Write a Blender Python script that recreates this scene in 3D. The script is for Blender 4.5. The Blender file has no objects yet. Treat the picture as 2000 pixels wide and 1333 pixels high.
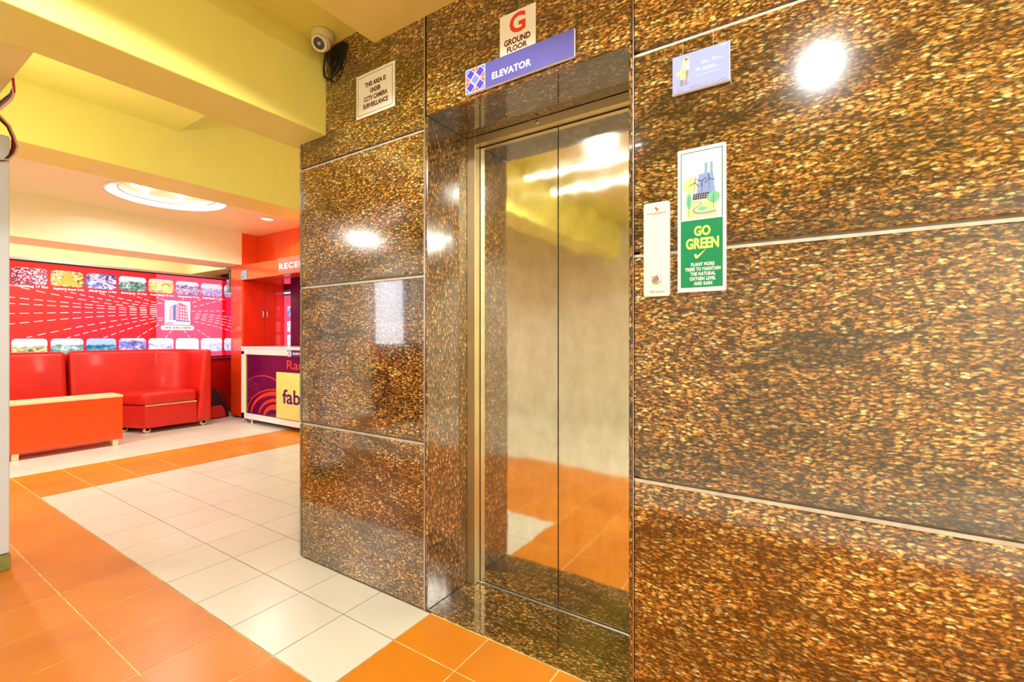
import bpy, bmesh, math, random
from mathutils import Vector, Matrix
from mathutils.geometry import tessellate_polygon
random.seed(7)
scene = bpy.context.scene
COL = scene.collection

# ------------------------------------------------------------------ camera
cam_data = bpy.data.cameras.new('camera')
cam_data.sensor_width = 36.0
cam_data.lens = 900.0 / 2000.0 * 36.0
cam_data.shift_y = (658.0 - 666.5) / 2000.0
cam_data.clip_start = 0.02
cam = bpy.data.objects.new('camera', cam_data)
COL.objects.link(cam)
cam.location = (0, 0, 1.2)
cam.rotation_euler = (math.radians(90), 0, math.radians(33))
scene.camera = cam

# ------------------------------------------------------------------ world, exposure
world = bpy.data.worlds.new('world')
scene.world = world
world.use_nodes = True
world.node_tree.nodes['Background'].inputs[0].default_value = (1.0, 0.96, 0.88, 1)
world.node_tree.nodes['Background'].inputs[1].default_value = 0.6
vs = scene.view_settings
scene.display_settings.display_device = 'sRGB'
vs.view_transform = 'Standard'
vs.look = 'None'
vs.gamma = 1.0
vs.use_curve_mapping = False
vs.exposure = -0.12
scene.cycles.max_bounces = 8
scene.cycles.sample_clamp_indirect = 6.0


def spot(name, loc, power, deg=154, col=(1, .95, .85), r=.05, blend=.12, to=None):
    l = bpy.data.lights.new(name, 'SPOT')
    l.energy = power; l.color = col; l.spot_size = math.radians(deg); l.spot_blend = blend
    l.shadow_soft_size = r
    o = bpy.data.objects.new(name, l); COL.objects.link(o); o.location = loc
    if to is not None:
        o.rotation_euler = (Vector(to) - Vector(loc)).to_track_quat('-Z', 'Y').to_euler()
    return o


def area(name, loc, power, sx, sy, to, col=(1, .96, .88)):
    l = bpy.data.lights.new(name, 'AREA')
    l.energy = power; l.color = col; l.shape = 'RECTANGLE'; l.size = sx; l.size_y = sy
    o = bpy.data.objects.new(name, l); COL.objects.link(o); o.location = loc
    o.rotation_euler = (Vector(to) - Vector(loc)).to_track_quat('-Z', 'Y').to_euler()
    return o


# room lamps (downlights, daylight through the entrance) and added unseen fill lights
WARM = (.96, 1, .92)
spot('downlight_lamp', (-1.25, .50, 2.585), 80, 154, (.94, .98, .95), .05, .10)
spot('downlight_lamp', (.04, .15, 2.585), 60, 156, (.96, .98, .96), .035, .15)
area('added_lobby_fill', (2.0, -1.0, 2.56), 110, 1.2, .6, (1.6, -.8, 0), (.95, .98, .97))  # unseen light added out of view to brighten the lobby
area('added_lobby_fill', (2.2, .5, 2.56), 30, .6, .8, (1.9, .6, 0), (.97, .97, .93))  # second unseen fill, added out of view on the right
area('entrance_daylight', (-5.8, -2.27, 1.15), 18, .65, 2.0, (-5.8, 3, 1.0), (.93, .96, 1))
area('passage_lamp', (-5.7, -1.67, 2.68), 55, .26, .20, (-5.4, -1.2, 0), (.96, 1, 1))
area('added_beam_fill', (-4.05, .53, 2.45), 9, .5, .1, (-4.6, 2.0, 2.8), (1, 1, .88))  # unseen light added to brighten the middle beam and coffer
area('added_corridor_fill', (-2.46, 2.9, 2.5), 19, .1, .9, (-4.78, 2.4, 2.85), (1, 1, .85))  # added out of sight behind the granite to light the middle beam
spot('reception_downlight_lamp', (-5.86, 3.25, 2.69), 45, 150, WARM, .06, .25)
spot('reception_downlight_lamp', (-5.86, .68, 2.69), 100, 150, WARM, .05, .3)
spot('reception_downlight_lamp', (-5.86, -.9, 2.69), 60, 150, WARM, .05, .3)
spot('reception_ring_lamp', (-5.85, 2.17, 2.76), 95, 165, (.93, .98, 1), .25, .2)
area('added_nook_fill', (-8.2, 2.0, 2.75), 45, .5, 2.6, (-8.2, 2.0, 0), (1, .93, .7))  # unseen light added to brighten the wall behind the mural
area('counter_back_lamp', (-4.9, 3.85, 2.5), 18, 1.5, .2, (-4.9, 3.85, 0), (1, .85, .75))


# ------------------------------------------------------------------ colour and node helpers
def lin(c):
    c /= 255.0
    return c / 12.92 if c <= .04045 else ((c + .055) / 1.055) ** 2.4


def rgb(r, g, b):
    return (lin(r), lin(g), lin(b), 1)


class NT:
    def __init__(s, name):
        s.m = bpy.data.materials.new(name); s.m.use_nodes = True
        s.t = s.m.node_tree; s.b = s.t.nodes['Principled BSDF']

    def n(s, typ, **kw):
        nd = s.t.nodes.new(typ)
        for k, v in kw.items():
            if k.startswith('i_'):
                key = k[2:]
                key = int(key) if key.isdigit() else key.replace('_', ' ')
                nd.inputs[key].default_value = v
            else:
                setattr(nd, k, v)
        return nd

    def l(s, a, b):
        s.t.links.new(a, b)

    def ramp(s, src, stops, interp='LINEAR'):
        r = s.n('ShaderNodeValToRGB'); r.color_ramp.interpolation = interp
        e = r.color_ramp.elements
        e[0].position, e[0].color = stops[0]
        e[1].position, e[1].color = stops[-1]
        for p, c in stops[1:-1]:
            k = e.new(p); k.color = c
        s.l(src, r.inputs[0])
        return r.outputs[0]

    def mix(s, a, b, f, mode='MIX'):
        m = s.n('ShaderNodeMix', data_type='RGBA', blend_type=mode)
        for v, i in ((f, 0), (a, 6), (b, 7)):
            if hasattr(v, 'links'):
                s.l(v, m.inputs[i])
            else:
                m.inputs[i].default_value = v
        return m.outputs[2]

    def math(s, op, a, b=0.0):
        m = s.n('ShaderNodeMath', operation=op)
        for v, i in ((a, 0), (b, 1)):
            if hasattr(v, 'links'):
                s.l(v, m.inputs[i])
            else:
                m.inputs[i].default_value = v
        return m.outputs[0]

    def coord(s, scale=(1, 1, 1), kind='Object'):
        c = s.n('ShaderNodeTexCoord'); mp = s.n('ShaderNodeMapping')
        mp.inputs['Scale'].default_value = scale
        s.l(c.outputs[kind], mp.inputs[0])
        return mp.outputs[0]

    def noise(s, vec, scale, detail=3, rough=.5, dist=0.0):
        n = s.n('ShaderNodeTexNoise', i_Scale=scale, i_Detail=detail, i_Roughness=rough, i_Distortion=dist)
        s.l(vec, n.inputs['Vector'])
        return n

    def bump(s, h, strength=.2, dist=.01):
        b = s.n('ShaderNodeBump', i_Strength=strength, i_Distance=dist)
        s.l(h, b.inputs['Height']); s.l(b.outputs[0], s.b.inputs['Normal'])
        return b


def plain(name, col, rough=.5, metal=0.0, spec=.5, coat=0.0, var=.06, vscale=6, emit=None, estr=0.0, bump=0.0, bscale=40):
    """A painted, laminated or plastic surface with a faint uneven tone."""
    t = NT(name); b = t.b
    v = t.coord()
    n = t.noise(v, vscale, 4)
    dark = tuple(c * (1 - var) for c in col[:3]) + (1,)
    lite = tuple(min(1, c * (1 + var)) for c in col[:3]) + (1,)
    t.l(t.ramp(n.outputs[0], [(.3, dark), (.7, lite)]), b.inputs['Base Color'])
    b.inputs['Roughness'].default_value = rough
    b.inputs['Metallic'].default_value = metal
    b.inputs['Specular IOR Level'].default_value = spec
    b.inputs['Coat Weight'].default_value = coat
    b.inputs['Coat Roughness'].default_value = .08
    if emit:
        b.inputs['Emission Color'].default_value = emit; b.inputs['Emission Strength'].default_value = estr
    if bump:
        n2 = t.noise(v, bscale, 4); t.bump(n2.outputs[0], bump, .005)
    return t.m


def granite(name, grain=(0, 1, 2), tone=1.0, gain=1.0):
    """Polished brown granite: dark ground, tan flakes drawn out along the grain, wavy dark veins."""
    t = NT(name); b = t.b
    c = t.n('ShaderNodeTexCoord'); sep = t.n('ShaderNodeSeparateXYZ'); cmb = t.n('ShaderNodeCombineXYZ')
    t.l(c.outputs['Object'], sep.inputs[0])
    for i, g in enumerate(grain):
        t.l(sep.outputs[g], cmb.inputs[i])
    oi = t.n('ShaderNodeObjectInfo')
    sh = t.n('ShaderNodeVectorMath', operation='SCALE'); sh.inputs[3].default_value = 9.0
    c2 = t.n('ShaderNodeCombineXYZ'); t.l(oi.outputs['Random'], c2.inputs[0]); t.l(oi.outputs['Random'], c2.inputs[2])
    t.l(c2.outputs[0], sh.inputs[0])
    add = t.n('ShaderNodeVectorMath', operation='ADD'); t.l(cmb.outputs[0], add.inputs[0]); t.l(sh.outputs[0], add.inputs[1])
    base = add.outputs[0]
    # gentle waviness of the grain
    wn = t.noise(base, 2.2, 3)
    wv = t.n('ShaderNodeVectorMath', operation='SCALE'); t.l(wn.outputs['Color'], wv.inputs[0]); wv.inputs[3].default_value = .07
    wn2 = t.noise(base, 60, 2)
    wv2 = t.n('ShaderNodeVectorMath', operation='SCALE'); t.l(wn2.outputs['Color'], wv2.inputs[0]); wv2.inputs[3].default_value = .008
    a1 = t.n('ShaderNodeVectorMath', operation='ADD'); t.l(base, a1.inputs[0]); t.l(wv.outputs[0], a1.inputs[1])
    a2 = t.n('ShaderNodeVectorMath', operation='ADD'); t.l(a1.outputs[0], a2.inputs[0]); t.l(wv2.outputs[0], a2.inputs[1])
    st = t.n('ShaderNodeMapping'); st.inputs['Scale'].default_value = (.36, 1, 1); t.l(a2.outputs[0], st.inputs[0])
    v = st.outputs[0]
    vo = t.n('ShaderNodeTexVoronoi', i_Scale=148.0, i_Randomness=1.0); t.l(v, vo.inputs['Vector'])
    vo2 = t.n('ShaderNodeTexVoronoi', i_Scale=230.0, i_Randomness=1.0); t.l(v, vo2.inputs['Vector'])
    sepc = t.n('ShaderNodeSeparateColor'); t.l(vo.outputs['Color'], sepc.inputs[0])
    sepc2 = t.n('ShaderNodeSeparateColor'); t.l(vo2.outputs['Color'], sepc2.inputs[0])
    # veins and patches
    vm = t.n('ShaderNodeMapping'); vm.inputs['Scale'].default_value = (.35, 1, 1); t.l(a1.outputs[0], vm.inputs[0])
    pn = t.noise(vm.outputs[0], 5.5, 5, .6, .6)
    pn2 = t.noise(vm.outputs[0], 1.6, 3, .5, .3)
    vein = t.ramp(pn.outputs[0], [(.33, (0, 0, 0, 1)), (.50, (.65, .65, .65, 1)), (.66, (1, 1, 1, 1))])
    patch = t.ramp(pn2.outputs[0], [(.3, (.62, .62, .62, 1)), (.7, (1.0, 1.0, 1.0, 1))])
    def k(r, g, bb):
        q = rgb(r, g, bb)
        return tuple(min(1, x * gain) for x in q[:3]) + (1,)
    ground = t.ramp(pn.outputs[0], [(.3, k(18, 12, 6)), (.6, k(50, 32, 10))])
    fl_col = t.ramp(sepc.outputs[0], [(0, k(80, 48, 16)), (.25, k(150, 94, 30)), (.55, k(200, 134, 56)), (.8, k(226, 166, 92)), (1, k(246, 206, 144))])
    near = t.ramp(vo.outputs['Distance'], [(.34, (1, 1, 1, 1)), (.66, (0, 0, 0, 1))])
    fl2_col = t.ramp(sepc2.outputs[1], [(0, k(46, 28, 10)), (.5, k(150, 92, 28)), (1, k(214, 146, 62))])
    near2 = t.ramp(vo2.outputs['Distance'], [(.25, (1, 1, 1, 1)), (.6, (0, 0, 0, 1))])
    pick = t.ramp(sepc.outputs[2], [(.10, (.15, .15, .15, 1)), (.40, (1, 1, 1, 1))])
    streak_v = t.n('ShaderNodeMapping'); streak_v.inputs['Scale'].default_value = (.35, 1, 1); t.l(a2.outputs[0], streak_v.inputs[0])
    streak = t.noise(streak_v.outputs[0], 170, 3, .65)
    veinf = t.math('ADD', t.math('MULTIPLY', vein, .68), .32)
    f1 = t.math('MULTIPLY', t.math('MULTIPLY', near, pick), veinf)
    f2 = t.math('MULTIPLY', t.math('MULTIPLY', near2, .85), veinf)
    colr = t.mix(ground, fl2_col, f2)
    colr = t.mix(colr, fl_col, f1)
    colr = t.mix(colr, t.ramp(streak.outputs[0], [(.34, (.16, .13, .10, 1)), (.50, (.95, .95, .95, 1)), (.68, (1.7, 1.7, 1.65, 1))]), 1.0, 'MULTIPLY')
    crack = t.noise(vm.outputs[0], 1.3, 4, .55, .4)
    cl_ = t.ramp(crack.outputs[0], [(.485, (1, 1, 1, 1)), (.497, (.18, .16, .14, 1)), (.503, (.18, .16, .14, 1)), (.515, (1, 1, 1, 1))])
    colr = t.mix(colr, cl_, .7, 'MULTIPLY')
    colr = t.mix(colr, patch, 1.0, 'MULTIPLY')
    colr = t.mix(colr, (tone, tone, tone, 1), 1.0, 'MULTIPLY')
    t.l(colr, b.inputs['Base Color'])
    b.inputs['Roughness'].default_value = .13
    b.inputs['Specular IOR Level'].default_value = .8
    b.inputs['Coat Weight'].default_value = .9
    b.inputs['Coat Roughness'].default_value = .03
    b.inputs['Coat IOR'].default_value = 1.65
    return t.m


M = {}
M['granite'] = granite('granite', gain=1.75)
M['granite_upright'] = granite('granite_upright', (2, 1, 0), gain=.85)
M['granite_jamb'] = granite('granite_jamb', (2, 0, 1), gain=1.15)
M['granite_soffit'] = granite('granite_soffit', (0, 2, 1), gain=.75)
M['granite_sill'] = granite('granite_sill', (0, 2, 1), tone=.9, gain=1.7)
M['joint'] = plain('joint_filler', rgb(205, 196, 178), .5, var=.15, vscale=30)
M['yellow_paint'] = plain('yellow_paint', rgb(234, 222, 110), .45, var=.02, coat=.15)
M['tan_paint'] = plain('tan_paint', rgb(232, 208, 120), .38, var=.03, coat=.2)
M['cream_paint'] = plain('cream_paint', rgb(246, 234, 186), .45, var=.02, coat=.15)
M['white_paint'] = plain('white_paint', rgb(226, 236, 250), .5, var=.03)
M['green_skirting'] = plain('green_skirting', rgb(146, 152, 84), .5, var=.2, vscale=30)
M['orange_laminate'] = plain('orange_laminate', rgb(240, 74, 16), .18, var=.03, coat=.6)
M['red_laminate'] = plain('red_laminate', rgb(232, 42, 14), .15, var=.04, coat=.7)
M['bench_laminate'] = plain('bench_laminate', rgb(244, 82, 16), .3, var=.03, coat=.2)
M['leather'] = plain('red_leather', rgb(218, 32, 12), .40, var=.07, vscale=5, coat=.08, bump=.45, bscale=14)
M['dark_red'] = plain('dark_red_board', rgb(196, 10, 6), .4, var=.08)
M['white_gloss'] = plain('white_gloss', rgb(244, 240, 240), .2, var=.02, coat=.3)
M['cream_edge'] = plain('cream_edge', rgb(246, 226, 178), .35, var=.03)
M['aluminium'] = plain('aluminium', rgb(210, 208, 214), .3, metal=1, var=.05)
M['chrome'] = plain('chrome', rgb(220, 220, 222), .28, metal=1, var=.03)
M['black'] = plain('black_plastic', rgb(18, 16, 18), .4, var=.2)
M['maroon'] = plain('maroon_board', rgb(110, 8, 40), .3, var=.1, coat=.3)
M['cctv_shell'] = plain('cctv_shell', rgb(216, 204, 150), .35, var=.04)
M['cctv_ring'] = plain('cctv_ring', rgb(232, 222, 190), .3, var=.03)
M['lens_dark'] = plain('lens_dark', rgb(70, 60, 56), .2, var=.3, vscale=200)
M['lens_glass'] = plain('lens_glass', rgb(150, 160, 150), .05, var=.1, coat=1)
M['paper'] = plain('sign_card', rgb(243, 238, 220), .45, var=.02)
M['ink_maroon'] = plain('ink_maroon', rgb(92, 24, 20), .5, var=.02)
M['ink_dark'] = plain('ink_dark', rgb(44, 26, 26), .5, var=.02)
M['ink_red'] = plain('ink_red', rgb(226, 62, 26), .45, var=.02)
M['sign_blue'] = plain('sign_blue', rgb(96, 96, 184), .16, var=.02, coat=.5)
M['deep_blue'] = plain('deep_blue', rgb(74, 62, 216), .3, var=.02)
M['mid_blue'] = plain('mid_blue', rgb(124, 132, 232), .3, var=.02)
M['brick_pink'] = plain('brick_pink', rgb(196, 104, 104), .3, var=.02)
M['ink_white'] = plain('ink_white', rgb(248, 248, 246), .4, var=.01)
M['board_blue'] = plain('board_blue', rgb(164, 180, 240), .14, var=.02, coat=.6)
M['pale_yellow'] = plain('pale_yellow', rgb(240, 238, 150), .4, var=.02)
M['grey_ink'] = plain('grey_ink', rgb(150, 140, 150), .4, var=.05)
M['hair_ink'] = plain('hair_ink', rgb(84, 66, 52), .4, var=.05)
M['skin_ink'] = plain('skin_ink', rgb(236, 196, 170), .4, var=.02)
M['go_green'] = plain('go_green', rgb(0, 138, 88), .3, var=.08, vscale=30, coat=.3)
M['lime'] = plain('lime', rgb(204, 240, 120), .4, var=.01)
M['factory_blue'] = plain('factory_blue', rgb(134, 160, 214), .4, var=.02)
M['mint'] = plain('mint', rgb(122, 200, 160), .4, var=.03)
M['navy'] = plain('navy', rgb(36, 40, 70), .4, var=.03)
M['leaf_green'] = plain('leaf_green', rgb(60, 130, 100), .4, var=.03)
M['purple_panel'] = plain('purple_panel', rgb(92, 10, 70), .2, var=.25, vscale=3, coat=.5)
M['flame'] = plain('flame_red', rgb(232, 60, 34), .3, var=.08)
M['poster_yellow'] = plain('poster_yellow', rgb(236, 226, 128), .35, var=.02)
M['ink_purple'] = plain('ink_purple', rgb(84, 22, 96), .4, var=.02)
M['salmon'] = plain('salmon_board', rgb(226, 92, 78), .3, var=.03, coat=.3)
M['text_red'] = plain('text_red', rgb(244, 70, 60), .35, var=.02)
M['steel_sill'] = plain('steel_sill', rgb(205, 205, 196), .25, metal=.9, var=.08)
M['seam_black'] = plain('seam_black', rgb(12, 10, 8), .6, var=.1)
M['call_panel'] = plain('call_panel', rgb(244, 240, 228), .25, var=.01, coat=.4)
M['faint_pink'] = plain('faint_pink', rgb(236, 214, 224), .3, var=.02)
M['wood'] = plain('dark_wood', rgb(120, 52, 20), .3, var=.3, vscale=14, coat=.3)
M['bag_red'] = plain('bag_red', rgb(200, 30, 20), .7, var=.2, vscale=40, bump=.4, bscale=90)
M['bag_black'] = plain('bag_black', rgb(40, 14, 14), .7, var=.2, vscale=40, bump=.4, bscale=90)
M['cloth_white'] = plain('cloth_white', rgb(232, 216, 206), .8, var=.08, vscale=30)
M['wire_red'] = plain('wire_red', rgb(190, 24, 24), .4)
M['wire_brown'] = plain('wire_brown', rgb(96, 50, 24), .4)
M['wire_white'] = plain('wire_white', rgb(222, 206, 190), .4)
M['sticker_blue'] = plain('sticker_blue', rgb(150, 200, 232), .3)
M['lamp_white'] = plain('lamp_white', rgb(250, 250, 240), .4, emit=(1, .98, .88, 1), estr=.7)
M['tube_glow'] = plain('tube_glow', rgb(255, 252, 245), .5, emit=(1, .97, .9, 1), estr=16)
M['bulb_glow'] = plain('bulb_glow', rgb(255, 252, 245), .5, emit=(1, .98, .92, 1), estr=14)
M['daylight_glass'] = plain('daylight_glass', rgb(200, 215, 250), .1, emit=(.80, .84, 1, 1), estr=1.3)
M['cream_wall'] = plain('cream_wall', rgb(236, 232, 206), .5, var=.03)


def steel():
    t = NT('brushed_steel'); b = t.b
    v = t.coord((1, 1, 1))
    b.inputs['Metallic'].default_value = 1
    big = t.noise(t.coord((2.2, 1, 1.2)), 2.0, 2)
    smear = t.noise(t.coord((5, 1, 3)), 3.0, 5, .65)
    t.l(t.ramp(smear.outputs[0], [(.35, rgb(226, 222, 204)), (.65, rgb(242, 240, 230))]), b.inputs['Base Color'])
    t.l(t.math('ADD', t.math('MULTIPLY', smear.outputs[0], .04), .045), b.inputs['Roughness'])
    t.bump(big.outputs[0], .05, .05)
    return t.m


M['steel'] = steel()
M['steel_frame'] = plain('steel_frame', rgb(222, 206, 160), .42, metal=1, var=.05)


def tile_mat(name, c0, c1, c2, rough, scuff):
    """Glazed floor tile whose tone drifts a little from tile to tile."""
    t = NT(name); b = t.b
    c = t.n('ShaderNodeTexCoord'); oi = t.n('ShaderNodeObjectInfo')
    sc = t.n('ShaderNodeVectorMath', operation='ADD')
    t.l(c.outputs['Object'], sc.inputs[0]); t.l(oi.outputs['Location'], sc.inputs[1])
    n = t.noise(sc.outputs[0], 2.2, 4, .55, .4)
    n2 = t.noise(sc.outputs[0], 55, 4, .7)
    f = t.math('ADD', t.math('MULTIPLY', n.outputs[0], .85), t.math('MULTIPLY', oi.outputs['Random'], .15))
    base = t.ramp(f, [(.25, c0), (.5, c1), (.75, c2)])
    base = t.mix(base, (.5, .5, .5, 1), t.math('MULTIPLY', t.ramp(n2.outputs[0], [(.62, (0, 0, 0, 1)), (.75, (1, 1, 1, 1))]), scuff))
    b.inputs['Specular IOR Level'].default_value = .4
    t.l(base, b.inputs['Base Color'])
    t.l(t.math('ADD', t.math('MULTIPLY', n2.outputs[0], .16 if scuff else .0), rough), b.inputs['Roughness'])
    b.inputs['Specular IOR Level'].default_value = .38
    b.inputs['Coat Weight'].default_value = .2 if scuff else .25
    b.inputs['Coat Roughness'].default_value = rough * .7
    nb = t.noise(sc.outputs[0], 120, 3)
    t.bump(nb.outputs[0], .06 if scuff else .01, .003)
    return t.m


M['tile_orange'] = tile_mat('orange_tile', rgb(210, 120, 18), rgb(226, 136, 20), rgb(236, 148, 30), .32, .02)
M['tile_cream'] = tile_mat('cream_tile', rgb(228, 224, 206), rgb(234, 230, 214), rgb(240, 236, 220), .30, 0)
M['grout'] = plain('grout', rgb(246, 214, 150), .7, var=.45, vscale=14)
M['grout_dark'] = plain('grout_dark', rgb(140, 130, 100), .7, var=.45, vscale=14)


# ------------------------------------------------------------------ mesh builder
class MB:
    def __init__(s):
        s.v = []; s.f = []; s.sm = []

    def add(s, vs_, fs_, smooth=False):
        o = len(s.v)
        s.v += [tuple(p) for p in vs_]
        s.f += [tuple(i + o for i in f) for f in fs_]
        s.sm += [smooth] * len(fs_)
        return s

    def box(s, x0, x1, y0, y1, z0, z1):
        v = [(x, y, z) for z in (z0, z1) for y in (y0, y1) for x in (x0, x1)]
        return s.add(v, [(0, 2, 3, 1), (4, 5, 7, 6), (0, 1, 5, 4), (2, 6, 7, 3), (0, 4, 6, 2), (1, 3, 7, 5)])

    def prism(s, poly, fn, d0, d1, smooth=False):
        """poly: 2-D outline; fn(u, v, d) -> point; extruded from d0 to d1."""
        n = len(poly)
        v = [fn(p[0], p[1], d0) for p in poly] + [fn(p[0], p[1], d1) for p in poly]
        tri = tessellate_polygon([[Vector((p[0], p[1], 0)) for p in poly]])
        fs = [tuple(t) for t in tri] + [tuple(i + n for i in reversed(t)) for t in tri]
        fs += [(i, (i + 1) % n, (i + 1) % n + n, i + n) for i in range(n)]
        o = len(s.v)
        s.v += v
        s.f += [tuple(i + o for i in f) for f in fs]
        s.sm += [False] * (2 * len(tri)) + [smooth] * n
        return s

    def tube(s, pts, r, seg=8, closed=False):
        pts = [Vector(p) for p in pts]; n = len(pts); rings = []
        for i, p in enumerate(pts):
            if closed:
                d = pts[(i + 1) % n] - pts[i - 1]
            else:
                d = pts[min(i + 1, n - 1)] - pts[max(i - 1, 0)]
            d.normalize()
            a = d.orthogonal() if i == 0 else (rings_a - d * rings_a.dot(d))
            if a.length < 1e-6: a = d.orthogonal()
            a.normalize(); rings_a = a; b = d.cross(a)
            rr = r[i] if isinstance(r, (list, tuple)) else r
            rings.append([p + (a * math.cos(2 * math.pi * k / seg) + b * math.sin(2 * math.pi * k / seg)) * rr for k in range(seg)])
        v = [q for ring in rings for q in ring]; f = []
        m = n if closed else n - 1
        for i in range(m):
            for k in range(seg):
                a0 = i * seg + k; a1 = i * seg + (k + 1) % seg
                b0 = ((i + 1) % n) * seg + k; b1 = ((i + 1) % n) * seg + (k + 1) % seg
                f.append((a0, a1, b1, b0))
        if not closed:
            f.append(tuple(range(seg))[::-1]); f.append(tuple((n - 1) * seg + k for k in range(seg)))
        return s.add(v, f, True)

    def lathe(s, prof, c, axis=(0, 0, 1), seg=24, cap=True):
        """prof: list of (radius, height along axis)."""
        ax = Vector(axis).normalized(); a = ax.orthogonal().normalized(); b = ax.cross(a); c = Vector(c)
        v = []; f = []
        for r, h in prof:
            for k in range(seg):
                t = 2 * math.pi * k / seg
                v.append(c + ax * h + (a * math.cos(t) + b * math.sin(t)) * r)
        for i in range(len(prof) - 1):
            for k in range(seg):
                f.append((i * seg + k, i * seg + (k + 1) % seg, (i + 1) * seg + (k + 1) % seg, (i + 1) * seg + k))
        if cap:
            f.append(tuple(range(seg))[::-1]); f.append(tuple((len(prof) - 1) * seg + k for k in range(seg)))
        return s.add(v, f, True)

    def build(s, name, mat, parent=None, bevel=0.0, seg=2, smooth=None, kind=None, label=None, origin=None):
        off = Vector((0, 0, 0))
        if parent is not None:
            off = wloc(parent)
        if origin is not None:
            off = Vector(origin)
        me = bpy.data.meshes.new(name)
        me.from_pydata([tuple(Vector(p) - off) for p in s.v], [], s.f)
        me.update()
        for p, q in zip(me.polygons, s.sm):
            p.use_smooth = q
        bm = bmesh.new(); bm.from_mesh(me)
        bmesh.ops.recalc_face_normals(bm, faces=bm.faces[:])
        if bevel:
            es = [e for e in bm.edges if len(e.link_faces) == 2 and e.calc_face_angle(0) > .5]
            bmesh.ops.bevel(bm, geom=es, offset=bevel, segments=seg, profile=.6, affect='EDGES', clamp_overlap=True)
            if smooth is None: smooth = seg > 1
        bm.to_mesh(me); bm.free()
        if smooth:
            for p in me.polygons: p.use_smooth = True
            if hasattr(me, 'set_sharp_from_angle'):
                me.set_sharp_from_angle(angle=math.radians(50))
        me.materials.append(mat)
        o = bpy.data.objects.new(name, me); COL.objects.link(o)
        if parent is not None:
            o.parent = parent
            if origin is not None: o.location = off - wloc(parent)
        elif origin is not None:
            o.location = off
        if kind: o['kind'] = kind
        if label: o['label'] = label
        return o


def wloc(o):
    p = Vector(o.location)
    while o.parent is not None:
        o = o.parent; p += Vector(o.location)
    return p


def thing(name, label, cat, loc, group=None):
    o = bpy.data.objects.new(name, None); COL.objects.link(o)
    o.empty_display_size = .1
    o.location = loc; o['label'] = label; o['category'] = cat
    if group: o['group'] = group
    return o


def setting(name, loc=(0, 0, 0)):
    o = bpy.data.objects.new(name, None); COL.objects.link(o); o.location = loc; o['kind'] = 'structure'
    return o


# surfaces on which print and flat pieces are laid: (u, v, d) with d outwards
def front(Y, x0=0, z0=0):
    return lambda u, v, d: (x0 + u, Y - d, z0 + v)


def side(X, y0=0, z0=0):
    return lambda u, v, d: (X + d, y0 + u, z0 + v)


def rrect(u0, u1, v0, v1, r, n=5):
    out = []
    for cx, cy, a in ((u1 - r, v0 + r, -90), (u1 - r, v1 - r, 0), (u0 + r, v1 - r, 90), (u0 + r, v0 + r, 180)):
        for i in range(n + 1):
            t = math.radians(a + 90 * i / n)
            out.append((cx + r * math.cos(t), cy + r * math.sin(t)))
    return out


def ell(cx, cy, rx, ry, n=20, a0=0, a1=360):
    return [(cx + rx * math.cos(math.radians(a0 + (a1 - a0) * i / n)), cy + ry * math.sin(math.radians(a0 + (a1 - a0) * i / n))) for i in range(n + (0 if a1 - a0 >= 360 else 1))]


def bar(p, q, w):
    p = Vector(p); q = Vector(q); d = (q - p).normalized(); n = Vector((-d.y, d.x)) * w / 2
    return [tuple(p - n), tuple(q - n), tuple(q + n), tuple(p + n)]


def text(body, size, fn, u, v, name, mat, parent, align='CENTER', d0=0.0, d1=.0006, sx=1.0, bold=0.0, shear=0.0, spacing=1.0):
    cu = bpy.data.curves.new('lettering', 'FONT')
    cu.body = body; cu.size = size; cu.align_x = align; cu.resolution_u = 3
    cu.offset = bold; cu.shear = shear; cu.space_character = spacing
    to = bpy.data.objects.new('lettering', cu); COL.objects.link(to)
    dg = bpy.context.evaluated_depsgraph_get()
    me = bpy.data.meshes.new_from_object(to.evaluated_get(dg))
    vs2 = [(p.co.x * sx, p.co.y) for p in me.vertices]
    fs2 = [tuple(p.vertices) for p in me.polygons]
    bpy.data.objects.remove(to); bpy.data.curves.remove(cu); bpy.data.meshes.remove(me)
    mb = MB()
    n = len(vs2)
    pts = [fn(u + a, v + b, d1) for a, b in vs2]
    mb.add(pts, fs2)
    # short side walls give the lettering its thickness
    cnt = {}
    for f in fs2:
        for i in range(len(f)):
            e = (f[i], f[(i + 1) % len(f)]); cnt[tuple(sorted(e))] = cnt.get(tuple(sorted(e)), 0) + 1
    lo = [fn(u + a, v + b, d0) for a, b in vs2]
    mb.add(pts + lo, [(a, b, b + n, a + n) for (a, b), c in cnt.items() if c == 1])
    return mb.build(name, mat, parent)


def fit(body, fn, u0, u1, v0, v1, name, mat, parent, bold=0.0, shear=0.0, d1=.0006, spacing=1.0):
    """Lettering scaled to fill the box u0..u1, v0..v1."""
    box = []

    def probe(u, v, d):
        box.append((u, v)); return (u, v, d)
    o = text(body, 1.0, probe, 0, 0, 'probe', mat, None, 'LEFT', 0, 0, bold=bold, shear=shear, spacing=spacing)
    me = o.data; bpy.data.objects.remove(o); bpy.data.meshes.remove(me)
    a0 = min(p[0] for p in box); a1 = max(p[0] for p in box); b0 = min(p[1] for p in box); b1 = max(p[1] for p in box)

    def placed(u, v, d):
        return fn(u0 + (u - a0) / (a1 - a0) * (u1 - u0), v0 + (v - b0) / (b1 - b0) * (v1 - v0), d)
    return text(body, 1.0, placed, 0, 0, name, mat, parent, 'LEFT', 0, d1, bold=bold, shear=shear, spacing=spacing)


# ================================================================== SETTING
D = 1.485                      # plane of the granite wall
XL, XR = -2.354, 3.0           # its corner beyond the lift, its far end
NX0, NX1 = -1.405, -.505       # lift niche
NB = 1.80                      # plane of the lift doors
LT = 2.162                     # underside of the lintel

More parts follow.
